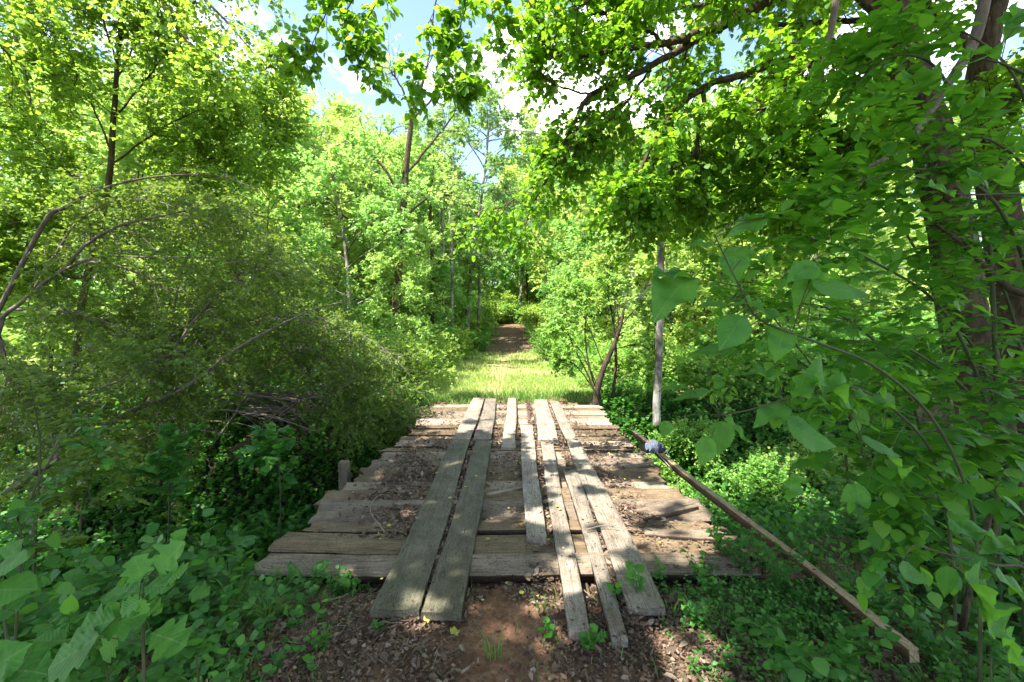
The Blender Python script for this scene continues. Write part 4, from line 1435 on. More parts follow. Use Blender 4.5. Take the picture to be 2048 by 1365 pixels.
snag(path3([(2010, -120), (1975, -20), (1948, 82), (1898, 165), (1832, 264), (1775, 315), (1725, 338), (1700, 352)], 3.3), [.04, .037, .034, .03, .024, .018, .012, .004],
     "pale curved bare branch crossing in front of the big right hand trunk", 'barkm')
snag(path3([(1685, -60), (1673, 0), (1660, 70), (1650, 100), (1646, 110), (1643, 160)], 3.3), [.028, .024, .020, .015, .008, .003],
     "short pale broken branch hanging down at the top right of the view", 'barkm')
snag(path3([(1871, 448), (1920, 484), (1964, 527), (2020, 577), (2090, 600)], 2.6), [.010, .013, .016, .018, .02],
     "reddish brown arching branch leaning across the right hand trunk", 'bark')
snag(path3([(1985, 1010), (1965, 1090), (1945, 1150), (1925, 1260), (1918, 1330)], 2.7), [.012, .016, .017, .018, .02],
     "thin upright brown stem in the undergrowth right of the loose timber", 'bark')

# --- hanging spray at the top centre, from a limb of the tree behind it
trunks = [(np.array([[4.6, -1.2, -0.6], [4.4, -0.9, 2.0], [4.0, -0.4, 4.4], [3.2, 0.3, 6.2], [2.4, 0.8, 7.6]]), [.22, .19, .16, .12, .06])]
limbs = [
    (np.array([[4.0, -0.4, 4.4], [2.9, 1.4, 4.7], [1.2, 2.6, 4.55], [0.1, 3.2, 4.35], [-0.7, 3.4, 4.25], [-1.4, 3.4, 4.05]]), [.09, .05, .03, .02, .013, .006]),
    (path3([(700, -60), (655, 20), (622, 95), (610, 120)], 3.4), [.006, .005, .003, .002]),
    (path3([(800, -70), (730, 50), (740, 110), (775, 150)], 3.4), [.006, .005, .003, .002]),
    (path3([(890, -70), (865, 40), (866, 110), (835, 165), (850, 215)], 3.45), [.007, .005, .004, .003, .002]),
    (path3([(866, 110), (900, 150), (925, 185)], 3.45), [.004, .003, .002]),
    (path3([(960, -60), (930, 20), (918, 70), (915, 95)], 3.5), [.006, .005, .003, .002]),
    (path3([(760, -70), (690, 30), (710, 90), (730, 110)], 3.4), [.006, .005, .003, .002]),
    (path3([(1000, -60), (985, 30), (1020, 90)], 3.6), [.006, .005, .003]),
]
spec = dict(nb=15, lb=0.22, nt=4, lt=0.12, nl=5, leaf=0.060, wf=0.42, t0=0.12, db=0.15, dt=0.2, rb=0.003, dl=0.6)
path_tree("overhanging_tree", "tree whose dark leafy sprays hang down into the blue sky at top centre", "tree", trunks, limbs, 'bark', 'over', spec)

# --- thin curved shoot arching across the gap in the middle
snag(path3([(1080, 268), (1040, 262), (1005, 262), (960, 285), (925, 325), (890, 370)], 5.2), [.004, .006, .007, .006, .004, .002],
     "thin bare shoot arching in front of the pale trees at the centre")

# --- central tree
tr = [(path3([(786, 660), (792, 600), (797, 550), (800, 480), (808, 400), (814, 320), (826, 230), (850, 150), (860, 100)], 15.0), [.13, .125, .12, .115, .11, .09, .07, .04, .02])]
lb = [(path3([(800, 480), (770, 462), (738, 425), (720, 400), (700, 380)], 15), [.06, .05, .04, .03, .015]),
      (path3([(808, 400), (770, 340), (740, 300), (720, 240)], 15), [.06, .04, .03, .015]),
      (path3([(812, 350), (860, 290), (900, 240), (920, 200)], 15), [.05, .04, .03, .015]),
      (path3([(826, 230), (800, 170), (770, 130)], 15), [.04, .03, .015]),
      (path3([(826, 240), (880, 180), (900, 130)], 15), [.04, .03, .015]),
      (path3([(804, 440), (850, 400), (890, 390), (930, 400)], 15), [.05, .04, .03, .01]),
      (path3([(760, 455), (700, 440), (650, 400)], 15), [.04, .03, .01])]
spec = dict(nb=16, lb=1.2, nt=5, lt=0.5, nl=6, leaf=0.13, wf=0.45, t0=0.3, rb=0.012, tpl=TP_S, keep=lambda p: R.uniform(size=len(p)) < 0.62)
path_tree("open_crowned_tree", "brown trunked tree with an airy crown standing in the sunny wood at centre left", "tree", tr, lb, 'bark', 'far', spec)

# --- slender pale tree right of the bridge
tr = [(path3([(1313, 850), (1314, 800), (1318, 700), (1321, 600), (1322, 450), (1326, 340), (1328, 270), (1340, 120), (1345, 0)], 8.6), [.07, .068, .065, .06, .055, .05, .045, .03, .02])]
lb = [(path3([(1327, 290), (1300, 230), (1270, 180)], 8.6), [.02, .015, .006]), (path3([(1335, 170), (1370, 100), (1400, 40)], 8.6), [.02, .015, .006]),
      (path3([(1323, 393), (1360, 396), (1395, 394)], 8.6), [.012, .009, .004]), (path3([(1338, 130), (1310, 50), (1290, -10)], 8.6), [.02, .015, .006]),
      (path3([(1320, 560), (1290, 575), (1278, 600)], 8.6), [.022, .022, .018])]
spec = dict(nb=9, lb=0.7, nt=5, lt=0.35, nl=6, leaf=0.085, t0=0.3, rb=0.006, tpl=TP_S, keep=lambda p: p[:, 2] > 3.2)
path_tree("slender_tree", "slender pale barked tree standing straight just right of the bridge end", "tree", tr, lb, 'barkp', 'left', spec)

# --- leaning shrub tree at the far right corner of the bridge
tr = [(path3([(1190, 815), (1196, 775), (1208, 735), (1224, 700), (1240, 655), (1250, 610)], 8.9), [.06, .055, .05, .045, .03, .015]),
      (path3([(1222, 830), (1228, 770), (1232, 715), (1226, 640), (1215, 590)], 9.1), [.035, .03, .028, .02, .01]),
      (path3([(1200, 820), (1180, 760), (1150, 700), (1130, 650)], 8.8), [.018, .016, .012, .006]),
      (path3([(1210, 820), (1180, 740), (1170, 660), (1180, 600)], 9.0), [.018, .016, .012, .006])]
lb = [(path3([(1196, 775), (1160, 700), (1125, 660), (1105, 650)], 8.9), [.012, .01, .007, .003]), (path3([(1208, 735), (1180, 660), (1150, 600)], 8.9), [.012, .01, .004]),
      (path3([(1240, 655), (1270, 620), (1300, 600)], 8.9), [.012, .01, .004]), (path3([(1240, 655), (1230, 600), (1210, 560)], 8.9), [.012, .01, .004]),
      (path3([(1224, 700), (1270, 690), (1300, 700)], 8.9), [.012, .01, .004]), (path3([(1196, 790), (1150, 730), (1120, 720)], 8.9), [.012, .01, .004]),
      (path3([(1228, 770), (1270, 740), (1290, 745)], 9.0), [.012, .01, .004]), (path3([(1215, 640), (1170, 590), (1140, 575)], 9.0), [.012, .01, .004])]
spec = dict(nb=13, lb=0.42, nt=6, lt=0.24, nl=7, leaf=0.07, t0=0.3, rb=0.004, ub=0.25)
path_tree("leaning_shrub", "bright leafy shrub with leaning dark stems at the far right corner of the bridge", "shrub", tr, lb, 'barkd', 'bush', spec)

# thin trunks standing in the wood
for i, (px, d, r_, pyt) in enumerate([(862, 21, .09, 330), (884, 22, .08, 300), (901, 20, .075, 300), (717, 26, .10, 330), (955, 26, .09, 380), (1440, 13, .05, 300),
                                      (1385, 12, .045, 330), (1265, 12, .035, 420), (1570, 12, .05, 250), (1500, 15, .06, 250), (1630, 10, .05, 250)]):
    x = (px - 1024) / F * d
    g = float(ground_h(x, d))
    top = HC - (pyt - HY) / F * d
    pts = np.array([[0, 0, -0.2], [0.02 * d * 0.2, 0, (top - g) * 0.4], [-0.01 * d * 0.2, 0.1, (top - g) * 0.75], [0.1, 0.1, top - g]])
    p, rr = resample(pts, 18, [r_, r_ * .85, r_ * .7, r_ * .35])
    root = empty("thin_tree", (x, d, g))
    ch = [(*tubes(p, rr, 8, 0.03), 0)]
    br = spawn(p, 10, 0.55, 1.0, 1.3, 60, 0.3, 0.1, 6, 0.3)
    ch.append((*tubes(br, np.linspace(1, .3, 6)[None] * np.full((len(br), 1), r_ * 0.22), 4), 0))
    tw = spawn(br, 8, 0.2, 1.0, 0.5, 55, 0.1, 0.2, 4)
    q = leaf_points(tw, 7, 0.1, 0.9, 0.9, 0.4, 0.3)
    link("trunk", new_mesh("trunk", ch, [M['barkp' if i % 3 else 'bark']], True), root)
    link("crown", new_mesh("crown", [scatter(TP_S, *q, 0.10 * R.uniform(.6, 1.2, len(q[0])), 0.5)], [M['far']]), root)
    tag(root, "thin straight grey trunk among the trees %s" % ("left of the dirt track" if px < 1000 else "right of the bridge"), "tree",
        "thin trunks %s" % ("left of the track" if px < 1000 else "right of the bridge"))


# ------------------------------------------------------------------ left side
# big arching privet
D = 5.6
tr = [(path3([(-260, 900), (-120, 760), (-20, 650), (85, 450), (130, 415), (185, 385), (300, 355), (430, 352), (520, 380)], 5.6), [.034, .031, .028, .024, .02, .016, .011, .007, .003]),
      (path3([(-200, 860), (-60, 700), (0, 640), (60, 590), (120, 545), (200, 515), (300, 515), (460, 520), (600, 560)], 5.3), [.028, .025, .022, .02, .017, .013, .010, .006, .003]),
      (path3([(-150, 1120), (0, 1000), (90, 930), (160, 880), (280, 815), (370, 775), (470, 700), (560, 650), (650, 612), (740, 600)], 5.0), [.05, .042, .038, .034, .026, .02, .014, .010, .006, .003]),
      (path3([(300, 900), (303, 830), (310, 740), (325, 660), (345, 580)], 7.2), [.09, .08, .07, .035, .01])]
lb = [
      (path3([(345, 880), (420, 800), (500, 790), (600, 800), (700, 770)], 6.2), [.022, .018, .012, .008, .004]),
      (path3([(280, 815), (330, 730), (390, 640), (470, 560), (560, 520)], 5.4), [.022, .018, .012, .008, .004]),
      (path3([(300, 860), (380, 720), (500, 640), (620, 630), (710, 680)], 6.6), [.022, .018, .012, .008, .004]),
      (path3([(120, 545), (200, 470), (330, 430), (450, 420), (560, 440)], 5.6), [.022, .018, .012, .008, .004]),
      (path3([(300, 870), (430, 700), (560, 640), (700, 660), (800, 720)], 7.4), [.022, .018, .012, .008, .004]),
      (path3([(340, 840), (480, 720), (620, 670), (740, 690), (810, 740)], 8.0), [.022, .018, .012, .008, .004]),
      (path3([(340, 800), (420, 600), (500, 510), (590, 510), (650, 560)], 7.6), [.022, .018, .012, .008, .004]),
      (path3([(320, 800), (360, 560), (410, 450), (470, 430), (530, 460)], 7.6), [.022, .018, .012, .008, .004]),
      (path3([(0, 640), (20, 760), (120, 800), (240, 760), (350, 700)], 4.6), [.022, .018, .012, .008, .004]),
      (path3([(20, 620), (100, 620), (200, 640), (320, 700), (400, 780)], 5.4), [.018, .014, .010, .007, .004]),
      (path3([(160, 520), (260, 540), (360, 600), (450, 700), (500, 790)], 6.0), [.018, .014, .010, .007, .004]),
      (path3([(60, 590), (160, 440), (260, 400), (360, 420), (470, 500)], 6.4), [.018, .014, .010, .007, .004]),
      (path3([(-60, 900), (60, 860), (180, 850), (300, 880), (380, 920)], 5.6), [.018, .014, .010, .007, .004]),
      (path3([(0, 1000), (80, 900), (180, 840), (330, 830), (430, 870)], 6.4), [.018, .014, .010, .007, .004]),
      (path3([(420, 900), (520, 760), (600, 700), (700, 720), (780, 790)], 7.0), [.016, .014, .010, .007, .003]),
      (path3([(460, 930), (560, 820), (640, 790), (720, 830)], 6.6), [.014, .012, .008, .003]),
      (path3([(430, 930), (620, 790), (720, 760), (800, 800), (830, 860)], 7.6), [.014, .012, .009, .006, .003])]
spec = dict(nb=54, lb=1.0, nt=10, lt=0.32, nl=11, leaf=0.047, wf=0.44, t0=0.05, db=0.25, ub=0.15, rb=0.0045, tpl=TP_S, near=1.5,
            keepb=lambda e: ~((e[:, 0] / e[:, 1] > -0.66) & (e[:, 0] / e[:, 1] < -0.38) & ((e[:, 2] - HC) / e[:, 1] < -0.13) & (e[:, 1] < 8.4)) & (e[:, 0] / e[:, 1] < -0.17) & ((e[:, 2] - HC) / e[:, 1] < 0.33 + 0.25 * smooth((-e[:, 0] / e[:, 1] - 0.85) / 0.3) + R.normal(size=len(e)) * 0.045 + 0.07 * wob(e[:, 0], e[:, 2], 2.2, 3) - 0.95 * np.maximum(e[:, 0] / e[:, 1] + 0.66, 0)))
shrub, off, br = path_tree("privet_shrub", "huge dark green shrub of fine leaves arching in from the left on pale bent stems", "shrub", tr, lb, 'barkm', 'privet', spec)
# cream blossoms of the shrub
q = br[R.integers(0, len(br), 260), -1]
fl = []
for c in q:
    m_ = 14
    p = c + R.normal(size=(m_, 3)) * np.array([.03, .03, .02])
    d = nrm(R.normal(size=(m_, 3)))
    n = nrm(np.cross(d, R.normal(size=(m_, 3))))
    fl.append(scatter(TP_S, p - off, d, n, 0.012, 0.5))
tag(link("blossom", new_mesh("blossom", fl, [M['flower']]), shrub), kind='stuff')

# dry arching shoots in and under the shrub
for i, lst in enumerate([[(330, 940), (400, 830), (520, 830), (640, 865)], [(220, 960), (420, 690), (600, 640), (780, 730)], [(180, 700), (330, 640), (520, 650), (720, 760)],
                         [(240, 560), (430, 600), (600, 700), (690, 800)], [(430, 800), (600, 700), (760, 700), (850, 790)], [(120, 1020), (200, 930), (330, 860), (470, 870)],
                         [(60, 1080), (75, 1000), (110, 930), (100, 860)]]):
    d = [5.6, 6.2, 6.4, 6.6, 7.4, 5.2, 3.6][i]
    p, r = resample(path3(lst, d), 24, [.012, .009, .006, .002])
    sh = spawn(p, 9, 0.2, 1, 0.5, 40, 0.1, 0.15, 6)
    o = link("dry_shoot", new_mesh("dry_shoot", [(*tubes(p, r, 6), 0), (*tubes(sh, np.linspace(1, .3, 6)[None] * np.full((9, 1), .003), 3), 0)], [M['twig']], True))
    tag(o, "bare dry shoot bending through the dark shrub left of the bridge", "branch", "dry shoots in the dark shrub")

# brush pile
c = P(565, 832, 8.0)
c[2] = max(c[2], ground_h(c[0], c[1]) + 0.2)
n = 190
a = np.radians(R.normal(-24, 16, n))
L = R.uniform(0.5, 1.5, n)
st = c + R.normal(size=(n, 3)) * np.array([.32, .25, .15])
dv = np.stack([np.cos(a), R.normal(size=n) * .35, np.sin(a) * 0.8], -1) * L[:, None]
s = np.linspace(-0.5, 0.5, 7)[None, :, None]
tw = st[:, None, :] + dv[:, None, :] * s + np.array([0, 0, -1.0]) * (0.35 * L[:, None, None] * s ** 2) + R.normal(size=(n, 1, 3)) * 0.05 * s
tag(link("brush_pile", new_mesh("brush_pile", [(*tubes(tw, np.linspace(1, .4, 7)[None] * R.uniform(.004, .014, (n, 1)), 5), 0)], [M['twig']], True)),
    "heap of cut brown brushwood under the dark shrub left of the bridge", "brush pile")
for lst, d, r, lab in (([(455, 905), (500, 880), (540, 868), (600, 885)], 5.8, .03, "crooked grey dead branch lying on the creek bank below the brush pile"),
                       ([(20, 985), (90, 935), (160, 885), (200, 870)], 4.4, .035, "thick brown fallen limb slanting up from the far left of the bank")):
    snag(path3(lst, d), [r, r * .8, r * .6, r * .3], lab, 'bark')

# sunny trees behind it
def ltree(trunk, limbs_, nb, leaf, label, mat='left', bark='bark', d0=None, lb=0.9, keep=None, nl=8, tp=TP_S, nt=7, lt=0.4):
    sp_ = dict(nb=nb, lb=lb, nt=nt, lt=lt, nl=nl, leaf=leaf, wf=0.48, t0=0.15, db=0.25, ub=0.1, rb=0.006, tpl=tp, near=1.5, keep=keep, dl=0.35)
    return path_tree("sunny_tree", label, "tree", trunk, limbs_, bark, mat, sp_)


ltree([(path3([(150, 760), (165, 600), (215, 380), (228, 220), (240, 60), (250, -120)], 8.0), [.055, .05, .045, .038, .03, .02])],
      [(path3([(222, 300), (170, 180), (100, 60), (40, -60)], 8), [.018, .014, .010, .005]), (path3([(225, 240), (300, 150), (360, 60), (420, -60)], 8), [.018, .014, .010, .005]),
       (path3([(215, 400), (120, 330), (40, 230), (-40, 150)], 8), [.018, .013, .009, .004]), (path3([(222, 330), (320, 260), (400, 220), (470, 200)], 8), [.018, .013, .009, .004]),
       (path3([(235, 130), (200, 20), (180, -80)], 8), [.016, .012, .006]), (path3([(235, 160), (290, 40), (330, -90)], 8), [.016, .012, .006]),
       (path3([(190, 500), (300, 400), (400, 330), (450, 300)], 8.3), [.018, .013, .009, .004]), (path3([(190, 480), (90, 440), (0, 420)], 7.8), [.03, .02, .008]),
       (path3([(180, 560), (60, 540), (-60, 520)], 8), [.03, .02, .008])],
      62, 0.075, "tall sunny tree with yellow green leaves above the dark shrub at upper left")
ltree([(path3([(620, 760), (480, 560), (455, 430), (450, 300), (480, 200), (500, 140)], 9.5), [.05, .045, .04, .035, .02, .008])],
      [(path3([(450, 300), (500, 250), (540, 210), (585, 190)], 9.5), [.018, .014, .01, .004]), (path3([(450, 340), (400, 250), (370, 170)], 9.5), [.018, .014, .004]),
       (path3([(470, 220), (520, 150), (560, 120)], 9.5), [.014, .01, .004]), (path3([(455, 400), (520, 330), (560, 260)], 9.5), [.018, .014, .004]),
       (path3([(455, 420), (400, 350), (340, 300)], 9.5), [.018, .014, .004])],
      40, 0.085, "leafy young tree leaning toward the blue sky between the dark shrub and the wood", nl=7)
# bough over the top left, pale yellow leaves against the sky
ltree([(path3([(-350, 760), (-330, 400), (-300, 0), (-260, -400), (-200, -700)], 6.5), [.20, .19, .17, .14, .10])],
      [(path3([(-290, -100), (-100, -230), (120, -170), (300, -90), (430, 20), (510, 110)], 6.8), [.08, .06, .04, .028, .018, .006]),
       (path3([(120, -170), (300, -160), (450, -110), (560, -20)], 7.0), [.03, .022, .014, .005]),
       (path3([(300, -90), (330, 20), (400, 110), (470, 170)], 6.8), [.016, .012, .008, .004]),
       (path3([(-100, -230), (50, -60), (120, 60), (160, 160)], 6.6), [.03, .02, .012, .005]),
       (path3([(-280, 60), (-150, 20), (-40, 60), (60, 150)], 6.2), [.03, .02, .012, .005]),
       (path3([(-270, -60), (-100, -60), (20, -10), (100, 80)], 6.4), [.03, .02, .012, .005])],
      34, 0.078, "tree beyond the left edge whose thin yellow green boughs hang over the top left sky", lb=0.75, nt=5, lt=0.3, nl=7)
snag(path3([(10, -40), (28, 60), (45, 130), (60, 205)], 7.4), [.035, .03, .024, .016], "grey bare trunk top standing against the bright sky at upper left", 'barkp')
for i, (x, yv, s) in enumerate([(-8.5, 10.5, 1.25), (-11.5, 11.5, 1.35), (-6.4, 11.8, .95), (-13.5, 9.0, 1.3), (-10.0, 7.8, 1.0)]):
    put("shade_tree", protoS[i % 2], x, yv, s, "leafy tree glimpsed behind the dark shrub on the far left", "tree", "trees behind the dark shrub")

# leafy shoots at the left edge, close to the camera
def spray(pts, rad, nb, lb, leaf, label, mat='herb', n_lf=10, tpl=TP_M, wf=0.5, cat="plant", name="leafy_sapling", grp=None, nt=0, lt=0.2, dl=0.25, bias=None, jit=0.3, upn=1.1, ub=0.15, near=0.8):
    """a young plant whose stem starts on the ground"""
    pts = np.array(pts)
    root = empty(name, tuple(pts[0]))
    off = pts[0].copy()
    p, r = resample(pts, 30, rad)
    ch = [(*tubes(p - off, r, 7), 0)]
    br = spawn(p, nb, 0.25, 1.0, lb, 60, ub, 0.15, 6, 0.3, 0.12, bias=bias)
    br[0] = resample(p[-8:], 6)
    ch.append((*tubes(br - off, np.linspace(1, .4, 6)[None] * np.full((nb, 1), max(.0018, rad[-1] * .6)), 5), 0))
    tw = br
    if nt:
        tw = np.concatenate([spawn(br, nt, 0.15, 1.0, lt, 50, 0.05, 0.12, 6, 0.25), br])
        ch.append((*tubes(tw - off, np.linspace(1, .4, 6)[None] * np.full((len(tw), 1), .0014), 3), 0))
    q = leaf_points(tw, n_lf, 0.15, upn, 0.9, jit, dl)
    q = cull(*q, far_enough(q[0], near))
    link("stem", new_mesh("stem", ch, [M['stem']], True), root)
    link("leaves", new_mesh("leaves", [scatter(tpl, q[0] - off, q[1], q[2], leaf * R.uniform(.6, 1.15, len(q[0])), wf)], [M[mat]], tpl is not TP_S, True), root)
    return tag(root, label, cat, grp)


def gp(px, d):
    x = (px - 1024) / F * d
    return np.array([x, d, float(ground_h(x, d))])


spray([gp(-60, 2.0), P(20, 1150, 2.0), P(60, 1000, 2.1), P(130, 880, 2.2), P(205, 855, 2.2)], [.008, .006, .005, .003, .0015], 10, .30, .035,
      "arching privet shoot with paired small leaves at the left edge", n_lf=14)
spray([gp(20, 1.8), P(35, 1200, 1.8), P(42, 1080, 1.8), P(30, 1020, 1.8)], [.006, .005, .004, .002], 9, .22, .042, "upright leafy shoot at the far lower left", n_lf=11)
spray([gp(450, 3.0), P(455, 1130, 3.0), P(470, 1060, 3.0)], [.005, .004, .002], 6, .20, .05, "slim weed stem standing left of the lowest deck planks", n_lf=9)
spray([gp(330, 4.2), P(340, 960, 4.2), P(350, 900, 4.2)], [.008, .006, .003], 14, .40, .075, "round leaved shrub in the shade left of the bridge, nearest the dead branch", 'herb', 9, TP_M, .55, nt=3)
spray([gp(560, 4.4), P(560, 960, 4.4), P(545, 900, 4.4)], [.008, .006, .003], 14, .40, .075, "round leaved shrub in the shade close to the deck edge", 'herb', 9, TP_M, .55, nt=3)
spray([gp(150, 3.4), P(160, 1060, 3.4), P(180, 960, 3.4), P(200, 890, 3.4)], [.010, .008, .006, .002], 16, .45, .05, "fine leaved sapling in the deep shade of the left bank", 'privet', 10, TP_M, .5, nt=4)
spray([gp(60, 2.8), P(70, 1080, 2.8), P(80, 900, 2.8), P(60, 760, 2.8)], [.010, .008, .006, .002], 14, .5, .045, "tall thin shoot rising along the left edge under the dark shrub", 'privet', 10, TP_M, .5, nt=4)


# ------------------------------------------------------------------ oak seedling, lower left
def hand_leaves(name, stem_pts, stem_r, leaves, tpl, wf, label, cat, mat='hero', extra_stems=(), group=None, z_tilt=0.35):
    """leaves: (px, py, depth, screen angle in degrees (0 = right, 90 = up), length in metres, facing)"""
    root = empty(name, tuple(stem_pts[0]))
    off = np.array(stem_pts[0])
    p, r = resample(stem_pts, 40, stem_r)
    ch = [(*tubes(p - off, r, 8), 0)]
    allp = [p]
    for pts, rad in extra_stems:
        q, rr = resample(pts, 24, rad)
        ch.append((*tubes(q - off, rr, 7), 0))
        allp.append(q)
    allp = np.concatenate(allp)
    lf = []
    for px, py, d, ang, L, face in leaves:
        c = P(px, py, d)
        a = math.radians(ang)
        dr = nrm(np.array([math.cos(a), R.uniform(-.25, .25), math.sin(a)]))
        # facing: 1 = towards the camera, 0 = level
        n = np.array([R.normal() * .15, -face, 1.0 - 0.6 * face])
        n = nrm(n - (n @ dr) * dr)
        base = c - dr * L * 0.5
        lf.append(scatter(tpl, (base - off)[None], dr[None], n[None], L, wf * R.uniform(.88, 1.1)))
        k = np.argmin(np.linalg.norm(allp - base, axis=1))
        mid = (allp[k] + base) / 2 + np.array([0, 0, 0.012])
        q = resample(np.array([allp[k], mid, base]), 8)
        ch.append((*tubes(q - off, np.linspace(.0016, .001, 8), 5), 0))
    link("stem", new_mesh("stem", ch, [M['stem']], True), root)
    link("leaves", new_mesh("leaves", lf, [M[mat]], True, True), root)
    return tag(root, label, cat, group)


d = 1.32
hand_leaves("oak_seedling", np.array([gp(286, d), P(288, 1365, d), P(286, 1290, d), P(287, 1200, d), P(284, 1150, d)]), [.005, .005, .0045, .004, .002],
            [(330, 1120, d, 62, 0.103, .75), (278, 1140, d, 118, 0.083, .6), (318, 1170, d - .05, 12, 0.089, .35), (350, 1150, d - .03, 28, 0.076, .3), (268, 1182, d - .05, 170, 0.069, .5),
             (235, 1188, d, 180, 0.076, .35), (262, 1210, d - .1, 205, 0.062, .7), (245, 1240, d - .08, 20, 0.117, .55), (335, 1275, d - .06, -8, 0.103, .4), (190, 1250, d - .1, 192, 0.103, .45),
             (150, 1305, d - .15, 215, 0.131, .4), (285, 1213, d - .1, -60, 0.041, .6), (220, 1290, d + .05, -110, 0.089, .5), (100, 1280, d, 172, 0.089, .2), (305, 1215, d, -10, 0.048, .5),
             (395, 1185, d + .1, 15, 0.062, .3)],
            TP_O, .55, "oak seedling with large pale lobed leaves at the lower left", "plant")
hand_leaves("broad_leaved_plant", np.array([gp(30, 1.3), P(25, 1365, 1.3), P(10, 1250, 1.3), P(5, 1180, 1.3)]), [.005, .005, .004, .002],
            [(20, 1130, 1.3, 20, 0.095, .3), (30, 1180, 1.25, -5, 0.112, .25), (0, 1215, 1.3, 160, 0.095, .3), (25, 1100, 1.4, 60, 0.069, .4), (10, 1320, 1.2, 40, 0.103, .5), (60, 1340, 1.2, 10, 0.103, .3)],
            TP_B, .6, "broad leaved plant cut off by the lower left edge", "plant")
spray([gp(120, 1.5), P(130, 1340, 1.5), P(140, 1290, 1.5)], [.004, .003, .002], 9, .2, .07, "pale soft leaved weed below the oak seedling at the bottom left", 'hero', 7, TP_B, .5)
spray([gp(210, 1.7), P(215, 1350, 1.7), P(200, 1300, 1.7)], [.004, .003, .002], 9, .22, .055, "low weed behind the stem of the oak seedling", 'herb', 8, TP_M, .5)
spray([gp(400, 1.75), P(395, 1340, 1.75), P(390, 1290, 1.75)], [.004, .003, .002], 8, .2, .05, "low leafy weed between the oak seedling and the grass tufts", 'herb', 8, TP_M, .5)

# ------------------------------------------------------------------ right side, close saplings
d = 1.35
hand_leaves("broadleaf_sapling",
            np.array([gp(1950, 1.9), P(1960, 1330, 1.85), P(1950, 1050, 1.8), P(1880, 860, 1.65), P(1760, 740, 1.5), P(1620, 680, 1.38), P(1520, 640, 1.32), P(1480, 575, 1.3), P(1442, 498, 1.3), P(1430, 470, 1.3)]),
            [.007, .0065, .006, .0055, .005, .004, .003, .0025, .002, .0015],
            [(1684, 580, d - .05, -12, .155, .55), (1603, 545, d, 205, .10, .6), (1530, 517, d, 0, .10, .25), (1462, 668, d - .05, 232, .13, .65), (1340, 590, 1.28, 222, .17, .45),
             (1355, 548, 1.28, 10, .13, .25), (1492, 452, 1.32, 200, .12, .45), (1560, 425, 1.32, 5, .12, .15), (1470, 530, 1.33, 265, .11, .5), (1550, 632, 1.33, -15, .13, .35),
             (1680, 533, 1.4, 6, .16, .12), (1612, 573, 1.36, 242, .12, .5), (1530, 432, 1.32, 12, .11, .15), (1400, 488, 1.3, 170, .08, .4), (1425, 700, 1.36, 190, .11, .3),
             (1498, 605, 1.3, 165, .08, .3), (1560, 690, 1.38, 250, .11, .5), (1420, 610, 1.34, 185, .09, .2)],
            TP_B, .37, "sapling branch with the largest broad serrated leaves, reaching left across the right side", "sapling",
            extra_stems=[(np.array([P(1480, 575, 1.3), P(1420, 560, 1.29), P(1385, 545, 1.28)]), [.002, .0015, .001])])
hand_leaves("broadleaf_sapling",
            np.array([gp(1900, 2.3), P(1910, 1200, 2.2), P(1880, 950, 1.9), P(1800, 830, 1.7), P(1690, 770, 1.6), P(1600, 790, 1.55), P(1500, 820, 1.5), P(1440, 830, 1.48)]),
            [.007, .0065, .006, .005, .004, .0035, .003, .0015],
            [(1442, 878, 1.46, 262, .115, .8), (1673, 775, 1.5, -18, .20, .3), (1765, 805, 1.55, -8, .16, .12), (1622, 872, 1.5, -28, .18, .45), (1604, 775, 1.5, 262, .11, .7),
             (1765, 897, 1.5, -22, .13, .3), (1586, 980, 1.6, 275, .11, .6), (1707, 990, 1.6, 200, .10, .4), (1540, 830, 1.5, 200, .14, .15), (1380, 790, 1.45, 195, .12, .1),
             (1345, 775, 1.45, 178, .09, .15), (1410, 905, 1.46, 248, .10, .3), (1475, 860, 1.5, 320, .10, .3), (1800, 930, 1.7, -30, .12, .3), (1520, 745, 1.5, 170, .12, .2), (1330, 860, 1.45, 250, .06, .4)],
            TP_B, .37, "sapling with drooping broad leaves just above the loose timber, below the largest leaves", "sapling")
hand_leaves("broadleaf_sapling",
            np.array([gp(2120, 1.7), P(2100, 1300, 1.6), P(2060, 1150, 1.45), P(1990, 1130, 1.4), P(1900, 1110, 1.4), P(1830, 1090, 1.4)]),
            [.008, .007, .006, .004, .003, .0015],
            [(1975, 1195, 1.3, -38, .17, .35), (2000, 1250, 1.3, -42, .15, .35), (1826, 1150, 1.4, -30, .085, .6), (1893, 1165, 1.42, 262, .10, .6), (2040, 1180, 1.35, -25, .15, .3),
             (1935, 1120, 1.4, 190, .10, .1), (2030, 1300, 1.35, -50, .13, .4), (2000, 1090, 1.45, 170, .12, .2), (1950, 1060, 1.5, 10, .14, .15)],
            TP_B, .37, "sapling with broad leaves at the lower right edge, beside the end of the loose timber", "sapling")
